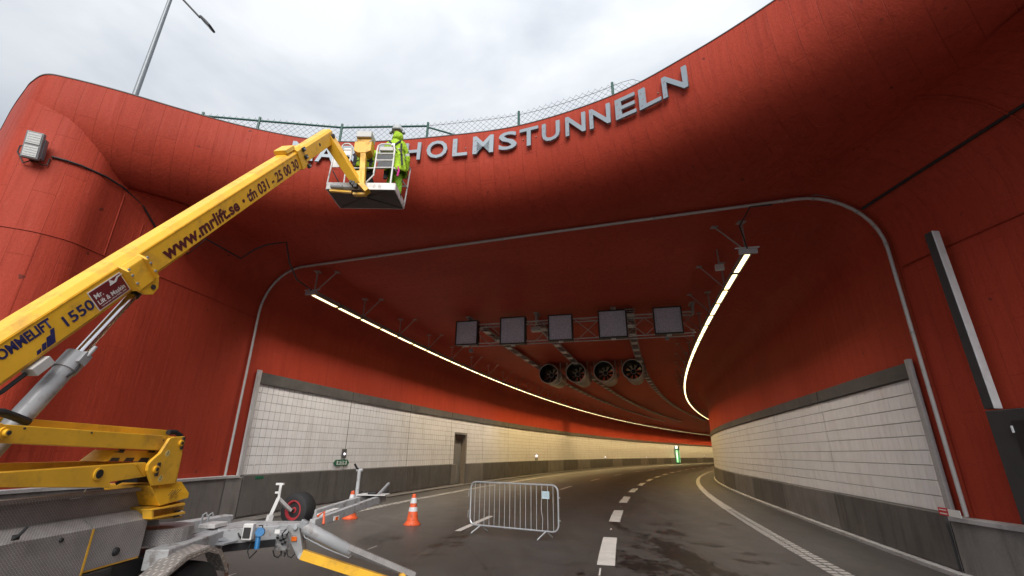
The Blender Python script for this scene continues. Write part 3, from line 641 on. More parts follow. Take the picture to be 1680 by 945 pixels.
# ------------------------------------------------------------------ tunnel lamps: two long strips of lamps under the soffit
LAMP_W = 13.0
def light_strip(label, off, z, s0, s1, wall_off, group):
    base_p = sp(s0, off, z); g = thing('light_strip', label, 'tunnel light', base_p, group); pitch = 1.42; n = int((s1 - s0) / pitch); d = 1 if wall_off > off else -1
    for k in range(n):
        a, b = s0 + k * pitch + .085, s0 + (k + 1) * pitch - .085; w = .072; sg = [a, b] if a > 50 else [a, (a + b) / 2, b]
        m = MB(); m.grid([[sp(s, off - w - .03, z + .10), sp(s, off - w - .03, z), sp(s, off - w, z - .005), sp(s, off - w, z + .012), sp(s, off + w, z + .012), sp(s, off + w, z - .005), sp(s, off + w + .03, z), sp(s, off + w + .03, z + .10), sp(s, off - w - .03, z + .10)] for s in sg])
        lp = m.build('lamp', RAILG, g)
        m = MB(); m.grid([[sp(s, off - w + .012, z + .006), sp(s, off + w - .012, z + .006)] for s in sg]); m.build('diffuser', LITE, lp)
        if a < 45 or k % 3 == 0:
            q = 1 if a < 45 else 3; ld = bpy.data.lights.new('lamp_light', 'AREA'); ld.shape = 'RECTANGLE'; ld.size = .16; ld.size_y = 1.2 * q; ld.energy = LAMP_W * q * (1.0 if off < 0 else .62) * (.9 if a < 14 else (1.25 if a < 24 else 1.45)); ld.spread = math.radians(112); ld.color = (1, .93, .82) if a < 14 else ((1, .84, .60) if a < 26 else (1, .74, .33))
            lo = bpy.data.objects.new('lamp_light', ld); COL.objects.link(lo); sm = (a + b) / 2 + (pitch if q == 3 else 0); lo.parent = g; lo.location = sp(sm, off, z - .012) - base_p; lo.rotation_euler = (0, 0, -hd(sm))
    m = MB(); r_ = [sp(s, off, z + .16) for s in srange(s0, s1, 2)]; m.tube(r_, .03, 5); m.build('carrier_rail', RAILG, g)
    for k in range(0, min(n, 70), 2):
        s = s0 + k * pitch + .12; m = MB(); p = sp(s, off, z + .12)
        m.beam(p, sp(s, off, ZC), .06, .03); m.beam(p, sp(s + .15, off - d * .62, ZC), .045, .025); m.box(sp(s, off, ZC - .01), .2, .2, .02); m.box(sp(s + .15, off - d * .62, ZC - .01), .16, .16, .02); m.build('bracket', RAILG, g)
    m = MB(); m.box(sp(s0 - .02, off, z + .05), .42, .07, .12, rdir(s0), tdir(s0)); m.tube([sp(s0, off - .28, z + .16), sp(s0, off + .28, z + .16)], .02, 6); m.build('end_bracket', GALV, g); return g
light_strip('long row of lit tunnel lamps hanging along the left wall', OL + 1.62, 6.70, 4.35, 160, OL, 'rows of lit tunnel lamps')
light_strip('row of lit tunnel lamps curving along the right wall', OR - 2.42, 6.62, 3.5, 105, OR, 'rows of lit tunnel lamps')
# ------------------------------------------------------------------ cable ladders on the soffit
def cable_tray(label, off, s0, s1, plates):
    g = thing('cable_ladder', label, 'cable ladder', sp(s0, off, ZC - .2), 'cable ladders on the tunnel ceiling'); w = .18; z = ZC - .22
    for sd_ in (-1, 1):
        m = MB(); m.grid([[sp(s, off + sd_ * w - .012, z), sp(s, off + sd_ * w + .012, z), sp(s, off + sd_ * w + .012, z + .06), sp(s, off + sd_ * w - .012, z + .06)] for s in srange(s0, s1, 1.5)]); m.build('rail', RAILG, g)
    rg = MB(); s = s0
    while s < s1: rg.hexa([sp(s, off - w, z + .015), sp(s + .05, off - w, z + .015), sp(s + .05, off + w, z + .015), sp(s, off + w, z + .015), sp(s, off - w, z + .04), sp(s + .05, off - w, z + .04), sp(s + .05, off + w, z + .04), sp(s, off + w, z + .04)]); s += .33
    rg.build('rung', RAILG, g)['kind'] = 'stuff'
    m = MB(); m.tube([sp(s, off - .06, z + .06) for s in srange(s0, s1, 1.5)], .035, 5); m.tube([sp(s, off + .07, z + .06) for s in srange(s0, s1, 1.5)], .03, 5); m.build('cables', BLK, g)
    s = s0 + .5
    while s < s1:
        m = MB(); m.hexa([sp(s, off - w + .03, z - .03), sp(s + .55, off - w + .03, z - .03), sp(s + .55, off + w - .03, z - .03), sp(s, off + w - .03, z - .03), sp(s, off - w + .03, z - .002), sp(s + .55, off - w + .03, z - .002), sp(s + .55, off + w - .03, z - .002), sp(s, off + w - .03, z - .002)]); m.build('cover_plate', WBOX, g); s += plates
cable_tray('left cable ladder with pale plates running past the leftmost fan', -4.3, 11.6, 80, 1.75)
cable_tray('middle cable ladder with pale plates passing between the fans', -1.6, 11.6, 80, 1.75)
cable_tray('right cable ladder with pale plates on the right of all the fans', 2.35, 10.2, 80, 1.75)

# ------------------------------------------------------------------ sign gantry, five screens
SG = 10.4; GZ0, GZ1 = 6.32, 7.16
gan = thing('sign_gantry', 'thin lattice gantry under the tunnel ceiling carrying five screens', 'gantry', sp(SG, 0, GZ0)); o0, o1 = -4.55, 4.75
for zc_ in (GZ0, GZ1):
    for ds in (0, .5):
        m = MB(); m.tube([sp(SG + ds, o0, zc_), sp(SG + ds, o1, zc_)], .024, 6); m.build('chord', PIPE, gan)
nb = 10
for k in range(nb):
    a = o0 + (o1 - o0) * k / nb; b = o0 + (o1 - o0) * (k + 1) / nb; m = MB(); za, zb_ = (GZ0, GZ1) if k % 2 == 0 else (GZ1, GZ0)
    m.tube([sp(SG, a, za), sp(SG, b, zb_)], .015, 5); m.tube([sp(SG + .5, a, zb_), sp(SG + .5, b, za)], .013, 5); m.tube([sp(SG, a, GZ1), sp(SG + .5, b, GZ1)], .012, 5); m.build('lattice_brace', PIPE, gan)
for o in (o0, -1.5, 1.7, o1):
    m = MB(); m.box(sp(SG + .25, o, (GZ1 + ZC) / 2 - .02), .08, .4, ZC - GZ1 + .06, rdir(SG), tdir(SG)); m.box(sp(SG + .25, o, ZC - .012), .22, .55, .02, rdir(SG), tdir(SG)); m.build('hanger', RAILG, gan)
m = MB(); m.box(sp(SG - .02, o0 - .12, 6.85), .16, .12, .55, rdir(SG), tdir(SG)); m.build('end_box', WBOX, gan)
m = MB(); m.tube([sp(SG, o0 - .12, GZ1), sp(SG, o0 - .12, GZ0)], .02, 6); m.build('end_post', PIPE, gan)
names5 = ['leftmost dark grey screen on the tunnel sign gantry', 'second grey screen from the left on the sign gantry, left of the middle one', 'middle grey screen on the sign gantry, above the fans', 'largest light grey screen on the gantry, second from the right', 'rightmost light grey screen on the gantry, nearest the right lamp row']
tgt5 = [(765, 546, 38, 38), (841, 542, 43, 43), (919.5, 537, 40, 41), (1005, 531, 46, 44), (1096, 525, 45, 43)]
for nm, (cx, cy, wp, hp) in zip(names5, tgt5):
    off = min((abs(px_of(sp(SG - .16, o / 100, 6.78))[0] - cx), o / 100) for o in range(-500, 560, 2))[1]; zc_ = min((abs(px_of(sp(SG - .16, off, z / 100))[1] - cy), z / 100) for z in range(600, 740, 1))[1]
    d = (sp(SG, off, zc_) - Vector((0, 0, CAM_H))).dot(FWD); w, h = wp * d / 747, hp * d / 747 * 1.06; p = sp(SG - .06, off, zc_); X, Yd, Z = rdir(SG), tdir(SG), Vector((0, 0, 1))
    t = thing('message_screen', nm, 'screen', p, 'screens on the tunnel gantry'); m = MB(); m.box(p + Yd * .05, w, .26, h, X, Yd, Z); m.build('casing', FRAMEB, t, bevel=.012)
    fr = .045 * w
    for (dx, dz, bw, bh) in ((0, h / 2 - fr / 2, w, fr), (0, -h / 2 + fr / 2, w, fr), (-w / 2 + fr / 2, 0, fr, h - 2 * fr), (w / 2 - fr / 2, 0, fr, h - 2 * fr)):
        m = MB(); m.box(p - Yd * .10 + X * dx + Z * dz, bw, .05, bh, X, Yd, Z); m.build('frame', FRAMEB, t)
    m = MB(); m.box(p - Yd * .082, w - 2 * fr, .012, h - 2 * fr, X, Yd, Z); m.build('display', SCR, t)
    m = MB(); m.box(p + Yd * .02 - Z * (h / 2 + .03), .18, .14, .06, X, Yd, Z); m.build('cable_gland', WBOX, t)
def small_box(label, s, off, z, w, h, d, mt=WBOX, arm=True, cat='box'):
    p = sp(s, off, z); t = thing('junction_box', label, cat, p); m = MB(); m.box(p, w, d, h, rdir(s), tdir(s)); m.build('case', mt, t, bevel=.01)
    if arm: m = MB(); m.tube([p + Vector((0, 0, h / 2)), sp(s, off, ZC)], .02, 6); m.build('arm', RAILG, t)
    return t
def off_px(s, z, px): return min((abs(px_of(sp(s, o / 50, z))[0] - px), o / 50) for o in range(-420, 380))[1]
small_box('small white box hanging from the ceiling left of the right lamp row', 5.3, off_px(5.3, 6.95, 1181), 6.98, .24, .18, .10)
small_box('small grey camera box hanging below the rightmost screen', 11.5, off_px(11.5, 6.3, 1095), 6.42, .16, .18, .16, LAMPG, True, 'camera')
small_box('small dark box hanging below the leftmost screen', 11.2, off_px(11.2, 6.2, 773), 6.20, .16, .14, .16, LAMPG, True, 'box')
small_box('grey cable box under the middle screen at the end of a cable ladder', 11.6, -1.75, 7.12, .42, .2, .3, WBOX)

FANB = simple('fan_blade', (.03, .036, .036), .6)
# ------------------------------------------------------------------ four jet fans
SF = 21.5
labs = ['leftmost of the four jet fans under the ceiling', 'second jet fan from the left under the ceiling', 'third jet fan from the left, beside the rightmost one', 'rightmost of the four jet fans, nearest the right lamp row']
for lb, (cx, cy) in zip(labs, [(900.5, 613), (945, 611), (991, 609), (1038, 606)]):
    off = off_px(SF, 6.6, cx); z = min((abs(px_of(sp(SF, off, q / 100))[1] - cy), q / 100) for q in range(560, 740))[1]
    p = sp(SF, off, z); T = tdir(SF); t = thing('jet_fan', lb, 'jet fan', p, 'jet fans under the tunnel ceiling'); R0 = .62
    m = MB(); m.lathe(p, T, [(0, R0), (.03, R0 + .03), (.10, R0 + .01), (.18, R0 - .04), (1.15, R0 - .06), (1.16, R0 - .01), (1.75, R0 - .01), (1.76, R0 - .06), (3.1, R0 - .07)], 24); fc = m.build('casing', FANM, t, smooth=True)
    bm = bmesh.new(); bm.from_mesh(fc.data); bm.faces.ensure_lookup_table(); caps = [f for f in bm.faces if len(f.verts) > 8]; bmesh.ops.delete(bm, geom=caps, context='FACES_ONLY'); bm.to_mesh(fc.data); bm.free()
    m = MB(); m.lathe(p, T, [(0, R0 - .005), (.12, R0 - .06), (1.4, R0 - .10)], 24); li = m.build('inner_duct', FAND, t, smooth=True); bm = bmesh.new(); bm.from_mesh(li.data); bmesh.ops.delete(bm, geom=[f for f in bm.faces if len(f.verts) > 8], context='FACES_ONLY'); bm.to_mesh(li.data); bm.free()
    m = MB(); m.tube([p - T * .02 + (rdir(SF) * math.cos(a) + Vector((0, 0, 1)) * math.sin(a)) * R0 for a in [2 * math.pi * k / 24 for k in range(24)]], .028, 6, closed=True); m.build('rim', WBOX, t, smooth=True)
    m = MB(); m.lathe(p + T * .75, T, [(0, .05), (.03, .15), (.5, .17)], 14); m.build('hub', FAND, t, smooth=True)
    m = MB(); m.tube([p + T * .73 + (rdir(SF) * math.cos(a) + Vector((0, 0, 1)) * math.sin(a)) * .155 for a in [2 * math.pi * k / 14 for k in range(14)]], .014, 5, closed=True); m.build('hub_ring', WBOX, t)
    for k in range(8):
        a = 2 * math.pi * k / 8; r_ = rdir(SF) * math.cos(a) + Vector((0, 0, 1)) * math.sin(a); q = rdir(SF) * -math.sin(a) + Vector((0, 0, 1)) * math.cos(a)
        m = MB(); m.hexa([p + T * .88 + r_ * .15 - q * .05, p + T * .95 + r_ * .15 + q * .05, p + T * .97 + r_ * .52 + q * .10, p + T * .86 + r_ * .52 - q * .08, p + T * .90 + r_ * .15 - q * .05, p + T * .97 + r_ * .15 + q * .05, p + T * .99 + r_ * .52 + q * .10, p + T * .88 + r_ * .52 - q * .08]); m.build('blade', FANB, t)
    for ds in (.5, 2.2):
        for sd_ in (-1, 1):
            q = p + T * ds + rdir(SF) * sd_ * (R0 + .05); m = MB(); m.beam(q + Vector((0, 0, -.05)), Vector((q.x, q.y, ZC)), .05, .05); m.box(q + Vector((0, 0, .0)), .16, .1, .1, rdir(SF), T); m.build('hanger', RAILG, t)
# ------------------------------------------------------------------ things on the tunnel walls
def wall_px(off, x, y, lo=3., hi=120.):
    """chainage and height on the wall surface 'off' for a direction seen in the photograph"""
    best = None
    for k in range(int((hi - lo) / .05)):
        s = lo + k * .05; p = sp(s, off, 2.0); e = abs(px_of(p)[0] - x)
        if best is None or e < best[0]: best = (e, s)
    s = best[1]; z = min((abs(px_of(sp(s, off, q / 100))[1] - y), q / 100) for q in range(0, 760))[1]
    return s, z
sx, z0 = wall_px(OL + .03, 563, 759); T, N, Z = tdir(sx), rdir(sx), Vector((0, 0, 1)); p = sp(sx, OL + .05, z0)
es = thing('exit_sign', 'green arrow-ended emergency exit sign with two running figures on the left tiles', 'exit sign', p); hw, hh = .52, .115
pl6 = [p - T * hw, p - T * (hw - .14) + Z * hh, p + T * (hw - .14) + Z * hh, p + T * hw, p + T * (hw - .14) - Z * hh, p - T * (hw - .14) - Z * hh]
m = MB(); m.prism(pl6, N * -.03); m.build('board', SIGNG, es)
m = MB(); q = p + N * .004
for a, b, c, d in ((-.33, -.27, -.075, .075), (.27, .33, -.075, .075), (-.012, .012, -.085, .085)): m.hexa([q + T * a + Z * c, q + T * b + Z * c, q + T * b + Z * d, q + T * a + Z * d] + [x + N * .004 for x in (q + T * a + Z * c, q + T * b + Z * c, q + T * b + Z * d, q + T * a + Z * d)])
for sg in (-1, 1):
    c = q + T * sg * .10
    m.box(c + Z * .055, .035, .006, .035, T, N, Z); m.beam(c + Z * .035, c - Z * .02 - T * sg * .01, .03, .006, N); m.beam(c - Z * .02, c - Z * .08 + T * sg * .05, .022, .006, N); m.beam(c - Z * .02, c - Z * .075 - T * sg * .045, .022, .006, N); m.beam(c + Z * .025 + T * sg * .05, c + Z * .02 - T * sg * .05, .018, .006, N)
    m.beam(c + T * sg * .07 + Z * .04, c + T * sg * .15 + Z * .04, .02, .006, N); m.beam(c + T * sg * .07 - Z * .05, c + T * sg * .15 - Z * .05, .02, .006, N)
m.build('pictogram', SIGNW, es)
sx, z0 = wall_px(OL + .03, 565.5, 744); p = sp(sx, OL + .04, z0)
wl_ = thing('wall_plaque', 'dark square plaque with a small white light above the exit sign', 'plaque', p); m = MB(); m.box(p, .30, .03, .34, tdir(sx), rdir(sx)); m.build('plate', CAPM, wl_, bevel=.006); m = MB(); m.lathe(p + rdir(sx) * .015 - Vector((0, 0, .02)), rdir(sx), [(0, .05), (.03, .035), (.04, 0)], 10); m.build('light', BEAC, wl_)
labs = ['nearest small white marker light on the left tunnel wall beyond the door', 'second small white marker light beyond the door on the left wall', 'third small white marker light on the left wall before the green pillar', 'farthest small white marker light, past the green pillar']
for lb, (x, y) in zip(labs, [(880, 748), (992.5, 750), (1060, 750), (1155, 748)]):
    sx, z0 = wall_px(OL + .03, x, y, 22, 150); p = sp(sx, OL + .05, z0); t = thing('marker_light', lb, 'marker light', p, 'marker lights along the left tunnel wall'); m = MB(); m.lathe(p, rdir(sx), [(0, .10), (.06, .08), (.08, 0)], 10); m.build('light', BEAC, t)
    m = MB(); m.box(p - Vector((0, 0, .30)), .62, .03, .2, tdir(sx), rdir(sx)); m.build('plate', CAPM, t); m = MB(); m.box(p - Vector((0, 0, .30)) + rdir(sx) * .018, .16, .01, .1, tdir(sx), rdir(sx)); m.build('mark', SIGNW, t)
sx, z0 = wall_px(OL + .35, 1110, 761, 40, 150); p = sp(sx, OL + .55, 0); T, N = tdir(sx), rdir(sx)
gp = thing('emergency_pillar', 'green glowing emergency pillar by the far left wall', 'emergency pillar', p); m = MB(); m.box(p + Vector((0, 0, 1.8)), .75, .75, 3.6, T, N); m.build('casing', SIGNG, gp, bevel=.03)
for sg, q in ((-1, T * -.40), (1, N * .40)):
    m = MB(); m.box(p + q + Vector((0, 0, 1.55)), .3 if sg > 0 else .05, .05 if sg > 0 else .45, 2.5, T, N); m.build('glow_panel', GLOW, gp)
m = MB(); m.box(p - T * .40 + Vector((0, 0, 3.4)), .05, .5, .6, T, N); m.build('lit_panel', GLOWW, gp)
m = MB(); m.box(p - T * .43 + Vector((0, 0, 1.6)), .03, .14, 1.5, T, N); m.build('lit_symbol', GLOWW, gp)
sx, z0 = wall_px(OR - .17, 1531, 841, 2.6, 20); p = sp(sx, OR - .165, z0)
lb_ = thing('wall_label', 'small red and white label on the right concrete plinth', 'label', p); m = MB(); m.box(p + tdir(sx) * .16, .26, .008, .13, tdir(sx), rdir(sx)); m.build('red_field', SIGNR, lb_); m = MB(); m.box(p - tdir(sx) * .14, .32, .008, .12, tdir(sx), rdir(sx)); m.build('white_field', SIGNW, lb_)
for k in (-.03, .03): m = MB(); m.box(p + tdir(sx) * .16 - rdir(sx) * .005 + Vector((0, 0, k)), .2, .004, .018, tdir(sx), rdir(sx)); m.build('white_line', SIGNW, lb_)
p = sp(5.2, OL + .165, 1.13); lg = tag(None or rebase(( lambda mm: (mm.box(p, .34, .006, .07, tdir(5.2), rdir(5.2)), mm)[1])(MB()).build('green_label', SIGNG), p), 'tiny green label at the top of the left plinth slab', 'label')

# ------------------------------------------------------------------ raised barrier boom with its housing on the right wall
LVr = lambda x, y, z: Vector((x, y, z))
def hit_right(off, x, y):
    o = Vector((0, 0, CAM_H)); r = FWD + RGT * ((x - 840) / 747.0) + UPV * ((472.5 - y) / 747.0); a = sp(2.3, off, 0); w_ = (sp(2.3, off, 0) - sp(-6, off + ro(-6), 0)).normalized(); n = LVr(w_.y, -w_.x, 0)
    t = (a - o).dot(n) / r.dot(n); return o + r * t
pb, ptp = hit_right(OR - .30, 1622, 671), hit_right(OR - .30, 1521, 382); T = (sp(2.3, OR, 0) - sp(-6, OR + ro(-6), 0)).normalized(); N, Z = Vector((T.y, -T.x, 0)), Vector((0, 0, 1))
bb = thing('barrier_boom', 'charcoal raised boom with a pale edge standing on the right wall', 'barrier boom', pb); ht = ptp.z - pb.z
mid = Vector(((pb.x + ptp.x) / 2, (pb.y + ptp.y) / 2, (pb.z + ptp.z) / 2)) + N * .13
lean = (ptp - pb); lean.z = 0
def bcol(dx, wx, dy, wy, name, mt, par):
    m = MB(); a = pb + N * dx + T * dy; b = ptp + N * dx + T * dy
    m.hexa([a - N * wx / 2 - T * wy / 2, a + N * wx / 2 - T * wy / 2, a + N * wx / 2 + T * wy / 2, a - N * wx / 2 + T * wy / 2, b - N * wx / 2 - T * wy / 2, b + N * wx / 2 - T * wy / 2, b + N * wx / 2 + T * wy / 2, b - N * wx / 2 + T * wy / 2]); return m.build(name, mt, par, bevel=.008)
bcol(.07, .13, 0, .15, 'boom', MAST, bb); bcol(.072, .14, -.085, .02, 'pale_edge', MASTW, bb)
hb = thing('barrier_housing', 'black barrier machine housing below the raised boom at the right edge', 'cabinet', hit_right(OR - .3, 1640, 830)); c0 = hit_right(OR - .30, 1615, 674); zt_ = c0.z; sN = -1
a0 = c0; m = MB(); L_ = 1.9; bq = a0 - T * L_
m.hexa([Vector((q.x, q.y, zz_)) for zz_ in (1.02, zt_) for q in (a0, a0 + N * .28, bq + N * .28, bq)]); m.build('cabinet', MAST, hb, bevel=.015)
m = MB(); c1 = a0 - T * .34 - N * .012; c2 = a0 - T * 1.5 - N * .012; m.hexa([Vector((q.x, q.y, zz_)) for zz_ in (1.15, zt_ - .17) for q in (c1, c1 + N * .02, c2 + N * .02, c2)]); m.build('door', FRAMEB, hb, bevel=.004)
for zz_ in (1.3, zt_ - .3): m = MB(); m.tube([Vector((c1.x, c1.y, zz_ - .05)) - N * .015, Vector((c1.x, c1.y, zz_ + .05)) - N * .015], .016, 6); m.build('hinge', MASTW, hb)

# ------------------------------------------------------------------ street lamp, fence and floodlight
lb0 = pt(222, 155, 18.0); bx, by = lb0.x, lb0.y; tp = 21.3
sl = thing('street_lamp', 'tall grey street lamp with two arms rising behind the left of the portal', 'street lamp', (bx, by, ZL)); m = MB(); m.tube([(bx, by, ZL - .1), (bx, by, 14), (bx, by, tp)], [.13, .105, .07], 10); m.build('pole', LAMPG, sl, smooth=True)
hd_ = pt(347, 49, 19.2); ax = Vector((bx, by, tp - .45))
for sg, e in ((1, hd_), (-1, ax * 2 - hd_)):
    dv = (e - ax); m = MB(); m.tube([ax, ax + dv * .70], .04, 8); am = m.build('arm', DRK, sl, smooth=True); a, b = ax + dv * .68, ax + dv; d, sd_, u = frame_of(dv)
    m = MB(); pr_ = [(0, .05), (.25, .17), (.7, .24), (.95, .21), (1, .13)]; L_ = (b - a).length
    up_ = [a + d * L_ * t_ + sd_ * w_ for t_, w_ in pr_] + [a + d * L_ * t_ - sd_ * w_ for t_, w_ in reversed(pr_)]; m.prism(up_, u * .09); hdm = m.build('lamp_head', DRK, am, bevel=.02)
    m = MB(); m.box(a + d * L_ * .74 - u * .006, .3, .2, .01, d, sd_, u); m.build('lens', LAMPG, hdm) if False else m.build('lens', LAMPGL, am)
# chain-link fence following the lip
fe = thing('chain_link_fence', 'green chain-link fence on top of the portal lip', 'fence', (LP[60, 0], LP[60, 1] + 1, ZL)); FH = 1.28; FO = 1.0
def fpt(i, z, off=FO):
    off = off + 0.45 * max(0, -5.9 - LP[i, 0]) + 2.2 * max(0, LP[i, 0] - 2.3)
    return Vector((LP[i, 0] + LN[i, 0] * off, LP[i, 1] + LN[i, 1] * off, ZL + z))
posts = []
for x, yt in ((330, 180), (425, 190), (565, 207), (708, 210), (855, 180), (1007, 140), (1075, 120)):
    i = min(range(len(LP)), key=lambda i: abs(px_of(fpt(i, FH))[0] - x) if LP[i, 0] > -9 and LP[i, 1] > 5 else 9e9); posts.append(i)
    m = MB(); m.tube([fpt(i, -.05), fpt(i, FH + .06)], .035, 8); m.build('post', GRN, fe, smooth=True)
m = MB(); m.tube([fpt(i, FH - .06) for i in [posts[0] - 6] + posts[:4]], .028, 8); m.build('top_rail', GRN, fe, smooth=True)
m = MB(); m.tube([fpt(posts[3], FH - .1), fpt(posts[3] + 9, .2)], .026, 6); m.build('stay', GRN, fe)
m = MB(); m.tube([fpt(i, FH - .05) for i in range(posts[3], posts[-1] + 1)], .008, 5); m.tube([fpt(i, .08) for i in range(posts[0], posts[-1] + 1)], .008, 5); m.build('tension_wire', GALV, fe)
# mesh: zigzag wires, real diamonds
P_ = np.array([[*fpt(i, 0)] for i in [posts[0] - 6] + posts + [posts[-1] + 4]]); al_ = arclen(P_[:, :2]); tot = al_[-1]; dm = .085; wires = MB()
def fa(a): a = min(max(a, 0), tot); return float(np.interp(a, al_, P_[:, 0])), float(np.interp(a, al_, P_[:, 1]))
def wire(p, q, r=.0040):
    d, a, b = frame_of(q - p); n = wires.add([p + a * r, p - a * r * .5 + b * r * .87, p - a * r * .5 - b * r * .87, q + a * r, q - a * r * .5 + b * r * .87, q - a * r * .5 - b * r * .87])
    for k in range(3): wires.face((n + k, n + (k + 1) % 3, n + 3 + (k + 1) % 3, n + 3 + k))
nu = int(tot / dm); nv = 15
for k in range(nu):
    for j in range(nv):
        a0_, a1_ = k * dm, (k + 1) * dm; z0_, z1_ = ZL + .02 + j * dm, ZL + .02 + (j + 1) * dm; A, B = fa(a0_), fa(a1_)
        if (k + j) % 2 == 0: wire(Vector((*A, z0_)), Vector((*B, z1_)))
        else: wire(Vector((*A, z1_)), Vector((*B, z0_)))
for k in range(nu):
    A = fa(k * dm); 
    if k % 2 == (nv % 2): wire(Vector((*A, ZL + .02 + nv * dm)), Vector((*A, ZL + .02 + nv * dm + .04)))
mw = wires.build('wire_mesh', simple('mesh_wire', (.13, .145, .15), .5, .2), fe); mw['kind'] = 'stuff'
# floodlight on the horn wall
def wl_px(x, y):
    best = None
    for i in range(len(WL)):
        for z in np.arange(4, 9.4, .05):
            if WL[i, 1] > 13.9 or i > len(WL) - 25: continue
            p = px_of((WL[i, 0], WL[i, 1], z)); e = (p[0] - x)**2 + (p[1] - y)**2
            if best is None or e < best[0]: best = (e, i, z)
    return best[1], best[2]
fi, fz = wl_px(62, 250); fn = nrm_wl(fi); fp = Vector((WL[fi, 0], WL[fi, 1], fz)); fn = Vector((.45, -.89, 0)); X = Vector((.89, .45, 0)); tilt = math.radians(-12); Nf = (fn * math.cos(tilt) + Vector((0, 0, 1)) * math.sin(tilt)); Zf = Nf.cross(X) * -1; Zf = Zf if Zf.z > 0 else -Zf
LFR = simple('floodlight_frame', (.20, .20, .205), .5)
fl = thing('floodlight', 'grey two-panel floodlight on the red wall at the upper left', 'floodlight', fp)
m = MB(); m.box(fp + fn * .24, .27, .10, .56, X, Nf, Zf); m.build('housing', LFR, fl, bevel=.015)
m = MB(); m.box(fp + fn * .14 + X * .05, .2, .14, .42, X, Nf, Zf); m.build('driver_box', LAMPG, fl, bevel=.012)
for k in (-1, 1):
    c = fp + fn * .24 + Nf * .055 + Zf * k * .135; m = MB(); m.box(c, .21, .012, .225, X, Nf, Zf); pn = m.build('led_panel', LAMPGL, fl)
    for q in range(4): m = MB(); m.box(c + Nf * .008 + Zf * (q - 1.5) * .05, .19, .006, .008, X, Nf, Zf); m.build('led_row', GALV, pn)
m = MB(); m.beam(fp, fp + fn * .2 - Vector((0, 0, .12)), .05, .03); m.beam(fp - Vector((0, 0, .22)), fp + fn * .2 - Vector((0, 0, .22)), .12, .03); m.build('bracket', DRK, fl)
m = MB(); m.tube([fp + fn * .12 + X * .05 - Zf * .2, fp + fn * .13 - X * .12 - Zf * .34, fp + fn * .08 - X * .26 - Zf * .12, fp + fn * .06 - X * .26 + Zf * .02, fp + fn * .06 - X * .12 + Zf * .08], .014, 6); m.tube([fp + fn * .12 + X * .1 - Zf * .3, fp + fn * .1 + X * .22 - Zf * .28, fp + fn * .05 + X * .22 - Zf * .1], .012, 6); m.build('cable_loop', BLK, fl, smooth=True)
# black cable from the floodlight to the left lamp strip
cp = []
for x, y in ((84, 258), (110, 266), (135, 274), (170, 291), (200, 307)):
    i, z = wl_px(x, y); n = nrm_wl(i); cp.append(Vector((WL[i, 0], WL[i, 1], z)) + n * .035)
for i, z in ((max(iw - 6, 0), 7.38), (max(iw - 12, 0), 7.0), (max(iw - 20, 0), 6.72)):
    n = nrm_wl(i); cp.append(Vector((WL[i, 0], WL[i, 1], z)) + n * .08)
for x, y, z in ((338, 392, 6.9), (395, 424, 6.95), (420, 408, 7.15), (440, 401, 7.25), (470, 397, 7.45)):
    o = Vector((0, 0, CAM_H)); r = FWD + RGT * ((x - 840) / 747.0) + UPV * ((472.5 - y) / 747.0); cp.append(o + r * ((z - CAM_H) / r.z))
tg = sp(4.3, OL + 1.62, 6.84); cp += [cp[-1] + Vector((.05, .25, -.5)), cp[-1] + Vector((.18, .6, -.9)), tg]
cb = thing('black_cable', 'black cable sagging from the floodlight across the red wall to the left lamp row', 'cable', fp); m = MB(); m.tube([Vector(q) for q in cp], .022, 7); m.build('run', BLK, cb, smooth=True)
m = MB(); m.tube([ap(OR - 2.0, ZC - .12), ap(OR - 2.45, ZC - .10), sp(3.1, OR - 2.62, ZC - .35), sp(3.35, OR - 2.5, 7.0), sp(3.48, OR - 2.42, 6.74)], .018, 6); rc = m.build('black_cable', BLK); tag(rebase(rc, sp(3.1, OR - 2.3, 6.9)), 'short black cable dropping from the conduit to the right lamp row', 'cable')

# ------------------------------------------------------------------ metal letters of the tunnel name on the lip
word = [('M', 480, 516), ('A', 520, 553), ('R', 563, 592), ('I', 603, 610), ('E', 623, 649), ('H', 666, 692), ('O', 701, 735), ('L', 744.5, 768), ('M', 777, 811), ('S', 819.5, 849), ('T', 854.5, 884), ('U', 890.5, 920), ('N', 929.5, 961.5), ('N', 969, 1002.5), ('E', 1011, 1044), ('L', 1050, 1085), ('N', 1088.5, 1128.5)]
wl_lab = {0: 'silver letter M at the left start of the tunnel name, partly behind the boom', 1: 'silver letter A left of the yellow jib', 2: 'silver letter R behind the basket workers', 3: 'silver letter I hidden behind the lift basket', 4: 'silver letter E hidden behind the lift basket', 5: 'silver letter H right beside the worker in the basket', 6: 'silver letter O, the only round letter of the name', 7: 'silver letter L between the O and the second M', 8: 'silver letter M between the L and the S', 9: 'silver letter S, curved letter in the middle of the name', 10: 'silver letter T between the S and the U', 11: 'silver letter U between the T and an N', 12: 'silver letter N right after the U', 13: 'silver letter N just before the last E', 14: 'silver letter E near the right end of the name', 15: 'silver letter L just before the last letter N', 16: 'silver letter N at the right end of the tunnel name, highest in the picture'}
LFINE = np.linspace(0, len(LP) - 1, 4000); lx, ly = np.interp(LFINE, range(len(LP)), LP[:, 0]), np.interp(LFINE, range(len(LP)), LP[:, 1]); nx, ny = np.interp(LFINE, range(len(LP)), LN[:, 0]), np.interp(LFINE, range(len(LP)), LN[:, 1])
ZB = 8.80; qm = 0.0; bk = LA * (sgp(math.cos(Q0)) - 1)
def lidx(x): 
    best = None
    for k in range(400, 3900, 2):
        if ly[k] < 4 or lx[k] < -9.3: continue
        e = abs(px_of((lx[k] + nx[k] * bk, ly[k] + ny[k] * bk, ZB + .28))[0] - x)
        if best is None or e < best[0]: best = (e, k)
    return best[1]
